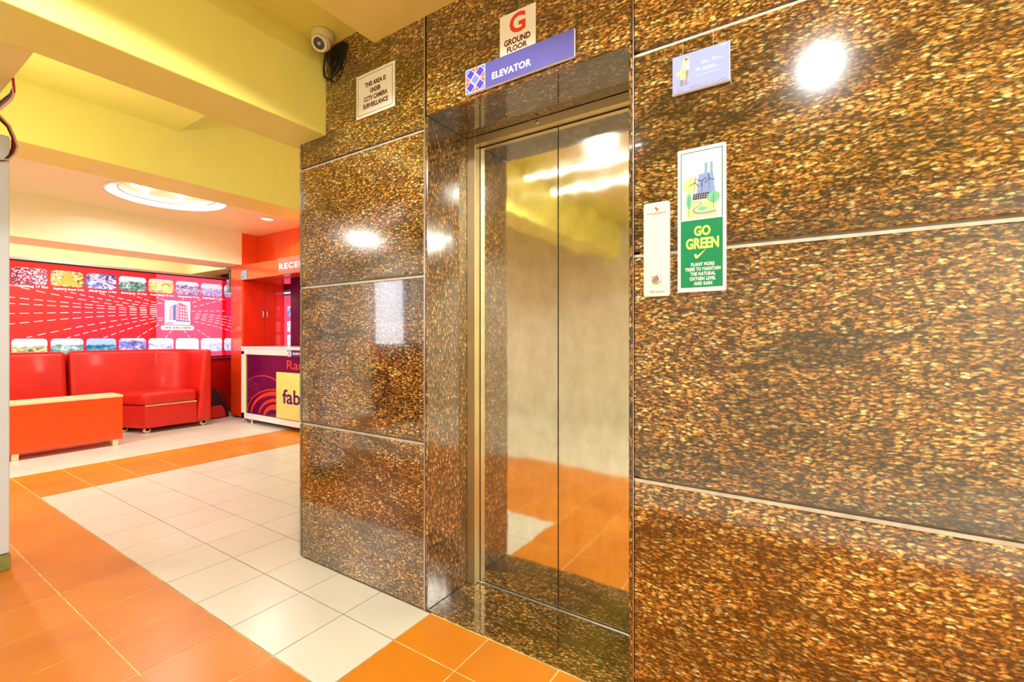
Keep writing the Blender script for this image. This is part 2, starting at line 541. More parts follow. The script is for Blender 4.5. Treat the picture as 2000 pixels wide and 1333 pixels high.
# ---- granite wall
wall = setting('wall_back')
MB().box(XL + .02, NX0 - .02, D + .022, D + .30, 0, 2.9).box(NX1 + .03, XR, D + .022, D + .30, 0, 2.9) \
    .box(NX0 - .02, NX1 + .03, D + .022, D + .30, LT + .03, 2.9).build('wall_core', M['joint'], wall)


def slab(x0, x1, z0, z1, mat='granite', name='granite_slab', y0=None, y1=None, par=wall, b=.003):
    return MB().box(x0, x1, D if y0 is None else y0, D + .03 if y1 is None else y1, z0, z1).build(name, M[mat], par, bevel=b, seg=1)


g = .009
rows = [(.001, .730 - g), (.730 + g, 1.470 - g), (1.470 + g, 2.112 - g * .8), (2.112 + g * .8, 2.78)]
for z0, z1 in rows:
    slab(XL + .022, -1.424, z0, z1)
rowsr = [(.001, .733 - g), (.733 + g, 1.468 - g), (1.468 + g, 2.125 - g), (2.125 + g, 2.78)]
for z0, z1 in rowsr:
    slab(-.487, 1.30, z0, z1)
    slab(1.312, XR, z0, z1)
slab(-1.412, -.500, LT + .004, 2.78)                      # over the lift
# return of the wall beyond the corner
for z0, z1 in rows:
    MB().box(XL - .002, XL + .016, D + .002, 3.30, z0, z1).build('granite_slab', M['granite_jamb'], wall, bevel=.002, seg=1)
# jambs, lintel and threshold of the niche
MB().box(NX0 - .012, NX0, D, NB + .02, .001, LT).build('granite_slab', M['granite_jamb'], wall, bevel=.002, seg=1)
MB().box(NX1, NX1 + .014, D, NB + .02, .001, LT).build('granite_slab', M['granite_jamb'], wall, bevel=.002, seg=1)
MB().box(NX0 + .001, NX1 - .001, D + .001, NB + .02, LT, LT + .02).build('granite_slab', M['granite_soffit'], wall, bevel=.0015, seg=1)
MB().box(NX0 + .003, NX1 + .0, D + .002, NB - .012, -.01, .004).build('threshold_slab', M['granite_sill'], wall, bevel=.001, seg=1)
# polished edge strips
MB().box(-1.4235, -1.4165, D - .003, D + .02, .001, 2.78).build('edge_strip', M['aluminium'], wall)
MB().box(-.4905, -.4875, D - .003, D + .02, .001, 2.78).build('edge_strip', M['aluminium'], wall)
MB().box(XL + .017, XL + .0205, D - .003, D + .02, .001, 2.25).build('edge_strip', M['aluminium'], wall)
# bright ground upper edges of the slabs, seen in the open joints
for z in (.730, 1.470, 2.112):
    MB().box(XL + .022, -1.424, D + .007, D + .022, z - g, z - g + .010).build('joint_filler', M['joint'], wall)
for z in (.733, 1.468, 2.125):
    MB().box(-.487, XR, D + .007, D + .022, z - g, z - g + .010).build('joint_filler', M['joint'], wall)

# ---- other walls
MB().box(XL + .02, XL + .32, D + .30, 3.6, 0, 2.9).box(XL + .32, -.2, 3.3, 3.6, 0, 2.9).build('wall_return', M['cream_wall'], kind='structure')
MB().box(-9.2, XR, 4.15, 4.35, 0, 3.5).build('wall_far', M['maroon'], kind='structure')
MB().box(-9.2, -3.9, -2.5, -2.3, 0, 3.5).box(-3.9, 3.2, -2.5, -2.3, 0, 3.5).build('wall_front', M['cream_wall'], kind='structure')
MB().box(XR, XR + .2, -2.5, 1.8, 0, 3.5).build('wall_right', M['cream_wall'], kind='structure')
MB().box(-9.2, -9.0, -2.5, 4.35, 0, 3.5).build('wall_left', M['cream_paint'], kind='structure')

# ---- floor: grout bed and tiles
floor = MB().box(-9.2, XR + .2, -2.5, 4.35, -.10, -.0012).build('floor', M['grout'], kind='structure')
MB().box(-4.815, -1.385, .963, 3.3, -.0036, -.0009).build('grout_bed', M['grout_dark'], floor)
T = .3118
GX = -1.385
xs = [GX + T * k for k in range(-16, 15)]            # joints to the right of the corner of the cream field and back to it
xs = sorted(x for x in [GX - T * k for k in range(-15, 12)])
band = [-4.815, -5.107, -5.398, -5.69]
far = [-5.69 - .40 * k for k in range(0, 9)]
allx = sorted(set([round(x, 4) for x in xs if x > -4.80] + band + far[1:]))
ys = [.963 + .3105 * j for j in range(-11, 11)]
tiles = []
for i in range(len(allx) - 1):
    x0, x1 = allx[i], allx[i + 1]
    xm = (x0 + x1) / 2
    for j in range(len(ys) - 1):
        y0, y1 = ys[j], ys[j + 1]
        ym = (y0 + y1) / 2
        if xm < -5.69:
            c = 'tile_cream'
        elif xm < -4.815:
            c = 'tile_orange'
        elif xm < GX and ym > .963:
            c = 'tile_cream'
        elif ym < -.30 and xm > -4.8:
            c = 'tile_cream'
        else:
            c = 'tile_orange'
        if ym > D and xm > XL + .02: continue
        if y0 < D < y1 and xm > XL:
            y1 = D - .002
        if y1 > 4.15: y1 = 4.14
        if y1 - y0 < .03: continue
        tiles.append((x0, x1, y0, y1, c))
ca, sa = math.cos(math.radians(33)), math.sin(math.radians(33))


def tile_size(t):
    x, y = (t[0] + t[1]) / 2, (t[2] + t[3]) / 2
    d = -sa * x + ca * y; u = ca * x + sa * y
    if d < .3: return 0
    px = 900 * u / d; py = 900 * 1.2 / d
    inside = -1150 < px < 1150 and py < 800
    return (1 if inside else .02) / d ** 3


tiles.sort(key=tile_size, reverse=True)
GAP = .0021
cache = {}
for k, (x0, x1, y0, y1, c) in enumerate(tiles[:285]):
    w, h = round(x1 - x0, 4), round(y1 - y0, 4)
    key = (w, h, c)
    if key not in cache:
        o = MB().box(GAP, w - GAP, GAP, h - GAP, -.004, 0).build('floor_tile', M[c], bevel=.0007, seg=1)
        cache[key] = o.data
        COL.objects.unlink(o); bpy.data.objects.remove(o)
    o = bpy.data.objects.new('floor_tile', cache[key]); COL.objects.link(o)
    o.parent = floor; o.location = (x0, y0, random.uniform(-.0004, .0003))
rest = {}
for (x0, x1, y0, y1, c) in tiles[285:]:
    rest.setdefault(c, MB()).box(x0 + GAP, x1 - GAP, y0 + GAP, y1 - GAP, -.004, 0)
for c, mb in rest.items():
    mb.build('floor_tiling', M[c], floor, kind='stuff')

# ---- ceilings and beams
MB().box(-1.748, XR, -2.3, D, 2.60, 2.76).build('ceiling_dropped', M['tan_paint'], kind='structure', bevel=.002, seg=1)
MB().box(-2.13, -1.70, -2.3, D + .02, 2.70, 2.86).build('ceiling', M['yellow_paint'], kind='structure')
MB().box(-2.41, -2.12, -2.3, 1.504, 2.25, 3.5).build('beam_over_passage', M['yellow_paint'], kind='structure', bevel=.003, seg=1)
MB().box(-2.41, XL + .03, 1.504, 4.15, 2.25, 3.5).build('beam_over_passage', M['yellow_paint'], kind='structure', bevel=.003, seg=1)
MB().box(-4.80, -2.40, -2.3, 1.84, 3.05, 3.15).build('ceiling_coffer', M['yellow_paint'], kind='structure')
MB().box(-4.80, -2.34, 1.5, 4.15, 3.32, 3.42).build('ceiling_upper', M['yellow_paint'], kind='structure')
MB().box(-5.24, -4.78, -2.3, 4.15, 2.61, 3.5).build('beam_middle', M['yellow_paint'], kind='structure', bevel=.003, seg=1)
MB().box(-4.6, -2.41, -.05, .466, 2.25, 3.05).build('beam_cross', M['tan_paint'], kind='structure', bevel=.003, seg=1)
# lounge ceiling with a round recess
RC = (-5.85, 2.17); RR = .535
x0, x1, y0, y1 = -7.0, -5.24, -2.3, 4.15
n = 48
bmv = []
mb = MB()
ring = [(RC[0] + RR * math.cos(2 * math.pi * i / n), RC[1] + RR * math.sin(2 * math.pi * i / n)) for i in range(n)]


def on_rect(dx, dy):
    tx = ((x1 - RC[0]) if dx > 0 else (x0 - RC[0])) / dx if abs(dx) > 1e-9 else 1e9
    ty = ((y1 - RC[1]) if dy > 0 else (y0 - RC[1])) / dy if abs(dy) > 1e-9 else 1e9
    t = min(tx, ty)
    return (RC[0] + dx * t, RC[1] + dy * t)


angs = sorted(set([2 * math.pi * i / n for i in range(n)] + [math.atan2(cy - RC[1], cx - RC[0]) % (2 * math.pi) for cx in (x0, x1) for cy in (y0, y1)]))
inn = [(RC[0] + RR * math.cos(a), RC[1] + RR * math.sin(a), 2.715) for a in angs]
out = [on_rect(math.cos(a), math.sin(a)) + (2.715,) for a in angs]
k = len(angs)
mb.add(inn + out, [(i, (i + 1) % k, (i + 1) % k + k, i + k) for i in range(k)])
inn2 = [(p[0], p[1], 2.84) for p in inn]; out2 = [(p[0], p[1], 2.84) for p in out]
mb.add(inn2 + out2, [(i, (i + 1) % k, (i + 1) % k + k, i + k) for i in range(k)])
mb.add(inn + inn2, [(i, (i + 1) % k, (i + 1) % k + k, i + k) for i in range(k)])
mb.build('ceiling_lounge', M['cream_paint'], kind='structure')
MB().box(-7.55, -6.98, -2.3, 3.5, 2.25, 3.2).build('beam_far', M['cream_paint'], kind='structure', bevel=.003, seg=1)
MB().box(-9.0, -7.55, 3.55, 3.86, 2.25, 3.2).build('beam_nook', M['cream_paint'], kind='structure', bevel=.003, seg=1)
MB().box(-9.0, -7.55, -2.3, 3.55, 2.9, 3.0).build('ceiling_nook', M['cream_paint'], kind='structure')
MB().box(-9.0, -7.0, 3.86, 4.15, 2.4, 2.5).build('ceiling_corner', M['tan_paint'], kind='structure')
MB().box(-9.2, XR + .2, -2.5, 4.35, 3.5, 3.6).build('ceiling_slab', M['white_paint'], kind='structure')

# ---- white pillar at the left with its skirting
pil = setting('wall_pillar')
MB().box(-3.66, -3.47, .35, .583, .085, 2.235).build('pillar_body', M['white_paint'], pil, bevel=.004, seg=1)
MB().box(-3.65, -3.466, .352, .586, 0, .080).build('skirting', M['green_skirting'], pil, bevel=.003, seg=1)

# ---- entrance window behind the camera, mirrored in the granite
win = setting('window_1')
MB().box(-6.15, -5.45, -2.31, -2.28, .1, 2.15).build('pane', M['daylight_glass'], win)
MB().box(-6.22, -6.15, -2.32, -2.25, 0, 2.22).box(-5.45, -5.38, -2.32, -2.25, 0, 2.22).box(-6.22, -5.38, -2.32, -2.25, 2.15, 2.22) \
    .build('window_frame', M['wood'], win)

# ================================================================== LIFT DOORS
lift = thing('elevator_door', 'pair of brushed steel lift doors with slim steel frame set in the granite niche', 'elevator door', ((NX0 + NX1) / 2, NB, 0))
MB().box(-1.352, -.9295, NB, NB + .03, .014, 2.118).build('door_panel', M['steel'], lift, bevel=.0015, seg=1)
MB().box(-.9265, -.556, NB, NB + .03, .014, 2.118).build('door_panel', M['steel'], lift, bevel=.0015, seg=1)
MB().box(-.9300, -.9260, NB + .004, NB + .03, .012, 2.12).box(-1.356, -1.351, NB + .002, NB + .03, .012, 2.122).box(-1.356, -.55, NB + .002, NB + .03, 2.118, 2.1225) \
    .build('door_gap', M['seam_black'], lift)
MB().box(NX0 + .001, -1.3555, NB - .040, NB + .03, .006, LT - .002).build('door_jamb', M['steel_frame'], lift, bevel=.001, seg=1)
MB().box(-.550, NX1 - .001, NB - .040, NB + .03, .006, LT - .002).build('door_jamb', M['steel_frame'], lift, bevel=.001, seg=1)
MB().box(-1.3555, -.550, NB - .040, NB + .03, 2.1225, LT - .002).build('door_header', M['steel_frame'], lift, bevel=.001, seg=1)
MB().box(-1.390, -.51, NB - .011, NB + .03, .0, .0115).build('door_sill', M['steel_sill'], lift, bevel=.001, seg=1)
k_ = MB().lathe([(.009, 0), (.009, .004), (.006, .006)], (-1.01, NB - .040, 2.143), (0, -1, 0), 16)
kh = k_.build('key_switch', M['chrome'], lift)
MB().box(-1.0145, -1.0055, NB - .0475, NB - .0455, 2.1415, 2.1445).build('key_slot', M['black'], kh)

# ================================================================== CALL PANEL
cp = thing('call_panel', 'narrow white lift call panel with one round chrome button', 'call panel', (-.411, D, 1.328))
fn = front(D)
MB().prism(rrect(-.452, -.371, 1.328, 1.626, .006), fn, 0, .011).build('panel_body', M['call_panel'], cp, bevel=.0015, seg=2)
fp = front(D - .011)
MB().lathe([(.0165, 0), (.0165, .003), (.0145, .005)], (-.411, D - .011, 1.383), (0, -1, 0), 28).build('call_button', M['chrome'], cp)
bt = [c for c in cp.children if c.name.startswith('call_button')][0]
MB().lathe([(.0110, 0), (.0110, .001), (.0090, .0012)], (-.411, D - .016, 1.383), (0, -1, 0), 24).build('button_face', M['aluminium'], bt)
MB().prism([(-.419, 1.379), (-.4115, 1.379), (-.4115, 1.394)], fp, .0171, .0176).prism([(-.4105, 1.379), (-.403, 1.379), (-.4105, 1.394)], fp, .0171, .0176).build('button_mark', M['grey_ink'], bt)
MB().prism(ell(-.411, 1.605, .0055, .0075), fp, 0, .0004).build('emblem', M['ink_red'], cp)
MB().prism(ell(-.4085, 1.609, .0024, .0030), fp, .0004, .0007).prism(ell(-.4135, 1.601, .0024, .0030), fp, .0004, .0007).build('emblem_swirl', M['ink_white'], cp)
MB().prism(bar((-.441, 1.5915), (-.381, 1.5915), .0022), fp, 0, .0004).prism(bar((-.425, 1.587), (-.397, 1.587), .0015), fp, 0, .0004).build('fine_print', M['brick_pink'], cp)
text('G', .034, fp, -.411, 1.497, 'floor_letter', M['faint_pink'], cp)
MB().prism(bar((-.431, 1.417), (-.391, 1.417), .0012), fp, 0, .0004).build('divider_line', M['faint_pink'], cp)
text('Mardanas', .0125, fp, -.411, 1.339, 'maker_script', M['grey_ink'], cp, shear=.35)

# ================================================================== WALL SIGNS
# notice about the camera
s1 = thing('surveillance_notice', 'white square notice in black capitals about CCTV surveillance', 'sign', (-1.74, D, 2.262))
MB().box(-1.874, -1.605, D - .004, D, 2.262, 2.472).build('notice_board', M['paper'], s1, bevel=.0008, seg=1)
f4 = front(D - .004)
bl = MB()
for p, q in (((-1.860, 2.276), (-1.619, 2.276)), ((-1.860, 2.458), (-1.619, 2.458)), ((-1.860, 2.276), (-1.860, 2.458)), ((-1.619, 2.276), (-1.619, 2.458))):
    bl.prism(bar(p, q, .0022), f4, 0, .0003)
bl.build('border_line', M['ink_dark'], s1)
for tx, a, b, v in (('THIS AREA IS', -1.809, -1.663, 2.4126), ('UNDER', -1.772, -1.697, 2.3786), ('CCTV CAMERA', -1.817, -1.652, 2.345), ('SURVEILLANCE', -1.822, -1.648, 2.311)):
    fit(tx, f4, a, b, v - .0115, v + .0115, 'lettering', M['ink_maroon'], s1, bold=.034)
# ground floor sign
s2 = thing('floor_sign', 'white upright sign with a large red G for the ground floor', 'sign', (-.938, D, 2.19))
MB().box(-1.019, -.858, D - .004, D, 2.200, 2.444).build('sign_board', M['paper'], s2, bevel=.0008, seg=1)
fit('G', f4, -.973, -.901, 2.3585, 2.4350, 'letter', M['ink_red'], s2, bold=.03)
fit('GROUND', f4, -.998, -.880, 2.3205, 2.3450, 'lettering', M['ink_maroon'], s2, bold=.036)
fit('FLOOR', f4, -.985, -.894, 2.2935, 2.3155, 'lettering', M['ink_maroon'], s2, bold=.036)
# elevator sign
s3 = thing('elevator_sign', 'long blue sign with white lettering ELEVATOR above the lift', 'sign', (-.94, D, 2.182))
MB().box(-1.180, -.695, D - .016, D - .0045, 2.182, 2.281).build('sign_board', M['sign_blue'], s3, bevel=.001, seg=1)
MB().box(-1.1805, -.6945, D - .0150, D - .0045, 2.1815, 2.1835).box(-.6965, -.6945, D - .0155, D - .0045, 2.182, 2.2805).build('sign_edge', M['white_gloss'], s3)
f5 = front(D - .016)
pa = MB(); W = .099; u0 = -1.179; v0 = 2.1825; H = .098
MB().prism([(u0, v0), (u0 + W, v0), (u0 + W, v0 + H), (u0, v0 + H)], f5, 0, .0003).build('pattern_ground', M['brick_pink'], s3)


def dia(cu, cv, a, b):
    return [(u0 + W * (cu - a), v0 + H * cv), (u0 + W * cu, v0 + H * (cv - b)), (u0 + W * (cu + a), v0 + H * cv), (u0 + W * cu, v0 + H * (cv + b))]


wl = MB(); mbp = MB()
for cu, cv in ((.26, .76), (.74, .24), (.26, .24), (.74, .76)):
    wl.prism(dia(cu, cv, .235, .235), f5, .0003, .0005)
    mbp.prism(dia(cu, cv, .205, .205), f5, .0005, .0007)
wl.prism(dia(.5, .5, .235, .235), f5, .0003, .0005)
for p, q in (((.5, 0), (.5, .27)), ((.5, .73), (.5, 1)), ((0, .5), (.27, .5)), ((.73, .5), (1, .5))):
    wl.prism(bar((u0 + W * p[0], v0 + H * p[1]), (u0 + W * q[0], v0 + H * q[1]), .0022), f5, .0003, .0005)
for p, q in (((.012, 0), (.012, 1)), ((.988, 0), (.988, 1)), ((0, .012), (1, .012)), ((0, .988), (1, .988))):
    wl.prism(bar((u0 + W * p[0], v0 + H * p[1]), (u0 + W * q[0], v0 + H * q[1]), .0022), f5, .0005, .0008)
mbc = MB()
for a, b, c in (((.02, .98), (.24, .98), (.02, .76)), ((.98, .98), (.76, .98), (.98, .76)), ((.02, .02), (.24, .02), (.02, .24)), ((.98, .02), (.76, .02), (.98, .24))):
    mbc.prism([(u0 + W * p[0], v0 + H * p[1]) for p in (a, b, c)], f5, .0003, .0004)
wl.build('pattern_line', M['ink_white'], s3); mbp.build('pattern_diamond', M['deep_blue'], s3); mbc.build('pattern_corner', M['mid_blue'], s3)
MB().prism(dia(.5, .5, .205, .205), f5, .0005, .0007).build('pattern_diamond', M['mid_blue'], s3)
fit('ELEVATOR', f5, -1.0475, -.870, 2.2060, 2.2325, 'lettering', M['ink_white'], s3, bold=.03, spacing=1.06)
# hanging information board
s4 = thing('information_board', 'pale blue wide board with a printed standing man, hung high on granite', 'sign', (-.28, D, 1.95))
MB().box(-.361, -.200, D - .016, D - .004, 1.950, 2.064).build('board', M['board_blue'], s4, bevel=.0008, seg=1)
MB().box(-.3625, -.1985, D - .0135, D - .003, 1.9485, 1.9515).box(-.2015, -.1985, D - .0145, D - .003, 1.950, 2.064).build('board_edge', M['white_gloss'], s4)
for x in (-.332, -.245):
    MB().tube([(x, D - .006, 2.064), (x, D - .004, 2.116)], .0007, 6).lathe([(.003, 0), (.002, .004)], (x, D - .006, 2.062), (0, 0, 1), 8).build('hanging_cord', M['wire_white'], s4)
f6 = front(D - .016)
MB().prism([(-.349, 2.013), (-.337, 2.015), (-.330, 2.044), (-.318, 2.054), (-.314, 2.053), (-.314, 1.985), (-.337, 1.985), (-.337, 2.004), (-.349, 2.003)], f6, 0, .0003).build('printed_arrow', M['pale_yellow'], s4)
MB().prism(ell(-.3195, 2.046, .0035, .0042), f6, .0003, .0006).build('printed_hair', M['hair_ink'], s4)
MB().prism(ell(-.3185, 2.042, .0025, .0030), f6, .0006, .0008).build('printed_face', M['skin_ink'], s4)
MB().prism([(-.3245, 2.016), (-.324, 2.034), (-.316, 2.038), (-.3105, 2.034), (-.3125, 2.013), (-.3235, 2.014)], f6, .0003, .0006).build('printed_shirt', M['ink_white'], s4)
MB().prism([(-.3225, 2.014), (-.3125, 2.013), (-.3155, 1.990), (-.320, 1.974), (-.325, 1.976), (-.321, 1.990)], f6, .0003, .0006).prism([(-.326, 1.972), (-.314, 1.975), (-.314, 1.972), (-.326, 1.969)], f6, .0003, .0006) \
    .prism([(-.3385, 1.969), (-.3385, 1.987), (-.328, 1.989), (-.328, 1.971)], f6, .0003, .0006).build('printed_trousers', M['grey_ink'], s4)
pl = MB()
for a, b, v, w in ((-.277, -.262, 2.026, .002), (-.277, -.255, 2.020, .002), (-.247, -.234, 2.028, .002), (-.247, -.221, 2.022, .002), (-.277, -.240, 2.006, .002), (-.277, -.231, 2.000, .002), (-.292, -.281, 2.003, .007), (-.292, -.227, 1.988, .0008), (-.224, -.208, 2.0555, .004)):
    pl.prism([(a, v), (b, v), (b, v + w), (a, v + w)], f6, 0, .0003)
pl.build('printed_lines', M['ink_white'], s4)
pl = MB()
x = -.352
while x < -.206:
    w = random.uniform(.002, .006)
    if random.random() < .6: pl.prism([(x, 1.955), (x + w, 1.955), (x + w, 1.957 + random.uniform(0, .003)), (x, 1.957)], f6, 0, .0003)
    x += w + .002
pl.build('printed_skyline', M['grey_ink'], s4)

# green sign
s5 = thing('tree_planting_sign', 'tall green and white GO GREEN sign about planting trees', 'sign', (-.278, D, 1.336))
MB().prism(rrect(-.346, -.209, 1.336, 1.772, .004), fn, 0, .013).build('sign_board', M['white_gloss'], s5, bevel=.001, seg=2)
f7 = front(D - .013)
GU0, GU1 = -.3355, -.2190
gb = MB()
for p, q in (((GU0, 1.556), (GU0, 1.760)), ((GU1, 1.556), (GU1, 1.760)), ((GU0 - .001, 1.760), (GU1 + .001, 1.760))):
    gb.prism(bar(p, q, .0025), f7, 0, .0003)
gb.build('green_border', M['leaf_green'], s5)
MB().prism([(GU0 - .0012, 1.349), (GU1 + .0012, 1.349), (GU1 + .0012, 1.553), (GU0 - .0012, 1.553)], f7, 0, .0003).build('green_field', M['go_green'], s5)
f8 = front(D - .0133)
fit('GO', f8, -.298, -.251, 1.5035, 1.5345, 'lettering', M['lime'], s5, bold=.045)['kind'] = 'stuff'
fit('GREEN', f8, -.3215, -.2280, 1.4645, 1.4985, 'lettering', M['lime'], s5, bold=.045)
MB().prism([(-.298, 1.448), (-.292, 1.451), (-.289, 1.444), (-.262, 1.465), (-.288, 1.436), (-.294, 1.437)], f8, 0, .0003).build('tick_mark', M['pale_yellow'], s5)
for i, (tx, a, b) in enumerate((('PLANT MORE', -.3065, -.2405), ('TREES TO MAINTAIN', -.3240, -.2240), ('THE NATURAL', -.3085, -.2375), ('OXYGEN LEVEL', -.3105, -.2370), ('AND RAIN', -.2985, -.2470))):
    fit(tx, f8, a, b, 1.4130 - .0144 * i, 1.4238 - .0144 * i, 'lettering', M['ink_white'], s5, bold=.035, spacing=1.08)
# its picture
MB().prism([(-.3195, 1.560), (-.320, 1.585), (-.313, 1.612), (-.235, 1.612), (-.232, 1.560)], f7, 0, .0002).prism(ell(-.309, 1.660, .020, .024), f7, 0, .0002).build('picture_ground', M['pale_yellow'], s5)
MB().prism([(-.291, 1.632), (-.284, 1.690), (-.244, 1.690), (-.239, 1.632)], f7, .0002, .0004) \
    .prism([(-.268, 1.690), (-.268, 1.722), (-.260, 1.722), (-.260, 1.690)], f7, .0002, .0004).prism([(-.253, 1.690), (-.253, 1.722), (-.245, 1.722), (-.245, 1.690)], f7, .0002, .0004).build('printed_factory', M['factory_blue'], s5)
ch = MB()
for x in (-.268, -.253):
    for v in (1.699, 1.708, 1.717): ch.prism([(x, v), (x + .008, v), (x + .008, v + .0035), (x, v + .0035)], f7, .0004, .0006)
ch.build('chimney_band', M['mint'], s5)
tb = MB()
for cx, cy, a in ((-.2960, 1.665, 80), (-.2760, 1.668, 35), (-.2550, 1.672, 100)):
    tb.prism(bar((cx, cy), (cx - .0004, cy - .032), .0009), f7, .0004, .0006)
    for q in range(3):
        t = math.radians(a + 120 * q)
        tb.prism(bar((cx, cy), (cx + .0165 * math.cos(t), cy + .0165 * math.sin(t)), .0018), f7, .0006, .0008)
tb.build('printed_turbine', M['navy'], s5)
sp = MB()
for i in range(9):
    for j in range(3):
        u = -.302 + .0066 * i + .0006 * j; v = 1.614 + .0062 * j
        sp.prism([(u, v), (u + .0056, v + .0006), (u + .0060, v + .0056), (u + .0004, v + .0050)], f7, .0006, .0008)
sp.build('printed_solar_panel', M['navy'], s5)
MB().prism(ell(-.3125, 1.612, .0078, .024), f7, .0008, .0010).prism(ell(-.243, 1.616, .018, .017), f7, .0008, .0010).build('printed_tree_crown', M['mint'], s5)
tt = MB().prism(bar((-.3125, 1.628), (-.3125, 1.566), .001), f7, .0010, .0012).prism(bar((-.243, 1.628), (-.243, 1.582), .001), f7, .0010, .0012)
for i in range(4):
    for sx_, c0 in ((-.3125, 1.6), (-.243, 1.6)):
        tt.prism(bar((sx_, c0 + i * .007), (sx_ - .006, c0 + .005 + i * .007), .0007), f7, .0010, .0012).prism(bar((sx_, c0 + i * .007), (sx_ + .006, c0 + .005 + i * .007), .0007), f7, .0010, .0012)
tt.build('printed_tree_trunk', M['leaf_green'], s5)
rp = [(-.303, 1.606), (-.288, 1.607), (-.278, 1.603), (-.278, 1.598), (-.290, 1.592), (-.300, 1.585), (-.298, 1.577), (-.285, 1.572), (-.265, 1.571), (-.236, 1.574)]
rv = MB()
for i in range(len(rp) - 1): rv.prism(bar(rp[i], rp[i + 1], .0022 + .0005 * i), f7, .0002, .0004)
rv.build('printed_river', M['factory_blue'], s5)
bs = MB()
for i, (u, v, r) in enumerate(((-.283, 1.585, .005), (-.276, 1.588, .006), (-.269, 1.587, .005), (-.264, 1.584, .004), (-.273, 1.583, .006))):
    bs.prism(ell(u, v, r, r * .75, 12), f7, .0004, .0006 + .00005 * i)
bs.build('printed_bush', M['mint'], s5)

# ================================================================== CCTV CAMERA
cc = thing('surveillance_camera', 'small beige CCTV camera mounted in the ceiling corner above the passage', 'camera', (-2.025, 1.40, 2.70))
cd = (Vector((0, 0, 1.2)) - Vector((-2.025, 1.40, 2.66))).normalized()
cdir = (Vector((.42, -.80, -.85))).normalized()
MB().lathe([(.055, 0), (.056, -.008), (.054, -.022), (.048, -.036)], (-2.025, 1.40, 2.70), (0, 0, 1), 28).build('mount_base', M['cctv_shell'], cc)
cen = Vector((-2.025, 1.395, 2.655))
prof = [(.045 * math.sin(math.radians(a)), -.045 * math.cos(math.radians(a))) for a in range(8, 128, 8)]
MB().lathe(prof, cen, cdir, 28).build('camera_housing', M['cctv_shell'], cc)
MB().lathe([(.0365, .024), (.0385, .031), (.0370, .038), (.028, .039), (.027, .034)], cen, cdir, 28, cap=False).build('lens_ring', M['cctv_ring'], cc)
lr = MB().lathe([(.029, .030), (.029, .034), (.012, .034)], cen, cdir, 24).build('lens_window', M['lens_dark'], cc)
bm_ = MB()
ax = cdir.orthogonal().normalized(); bx = cdir.cross(ax)
for i in range(14):
    t = 2 * math.pi * i / 14
    bm_.lathe([(.0022, .034), (.0018, .036)], cen + (ax * math.cos(t) + bx * math.sin(t)) * .022, cdir, 8)
bm_.build('infrared_diode', M['grey_ink'], lr)
MB().lathe([(.010, .034), (.009, .038), (.004, .040)], cen, cdir, 20).build('camera_lens', M['lens_glass'], lr)
MB().lathe([(.0022, 0), (.0018, -.002)], (-2.005, 1.353, 2.683), (0, 1, 0), 8).build('set_screw', M['black'], cc)
# hole in the granite and the cable that comes from it
hz = [(-2.095, 2.675), (-2.055, 2.690), (-1.985, 2.695), (-1.935, 2.660), (-1.950, 2.615), (-1.990, 2.560), (-2.035, 2.535), (-2.080, 2.545), (-2.085, 2.600)]
MB().prism(hz, front(D - .0002), 0, .0006).build('cable_hole', M['seam_black'], wall)
MB().tube([(-2.055, 1.44, 2.665), (-2.085, 1.455, 2.630), (-2.105, 1.462, 2.585), (-2.104, 1.465, 2.545), (-2.085, 1.468, 2.520), (-2.05, 1.470, 2.522), (-2.01, 1.472, 2.545), (-1.985, 1.475, 2.585)], .0055, 8) \
    .build('cable', M['black'], cc)
MB().tube([(-2.05, 1.445, 2.655), (-2.07, 1.46, 2.605), (-2.055, 1.468, 2.57), (-2.03, 1.474, 2.58), (-2.01, 1.478, 2.63)], .004, 8).build('cable', M['black'], cc)

# ================================================================== LOOSE WIRES BY THE PILLAR
wr = thing('wire_bundle', 'loose coloured wires hanging from the ceiling edge over the white pillar', 'wires', (-3.0, .50, 2.3))
for i, (mm, dz, dx) in enumerate((('wire_brown', 0, 0), ('wire_red', -.008, .006), ('black', .010, -.006), ('wire_white', -.016, -.002))):
    MB().tube([(-2.735 + dx, .468, 2.255), (-2.775 + dx, .478, 2.225 + dz), (-2.80 + dx, .474, 2.205 + dz), (-2.90, .46, 2.19 + dz * 1.2), (-3.02, .45, 2.20 + dz * .6)], .0042, 7).build('wire', M[mm], wr)
wr2 = thing('wire_loop', 'brown and red wire looping down past the top of the white pillar', 'wires', (-3.44, .62, 2.2))
for i, (mm, dd) in enumerate((('wire_brown', 0), ('wire_red', .006), ('black', -.007), ('wire_white', .011))):
    pts = [(-3.44, .535, 2.315), (-3.44, .572, 2.275), (-3.44, .590, 2.225), (-3.44, .594, 2.175), (-3.44, .585, 2.135), (-3.44, .565, 2.10), (-3.455, .53, 2.09)]
    MB().tube([(p[0] + dd * .6, p[1] + dd * (1 if q > 2 else .3), p[2] + dd * .5) for q, p in enumerate(pts)], .0042, 7).build('wire', M[mm], wr2)

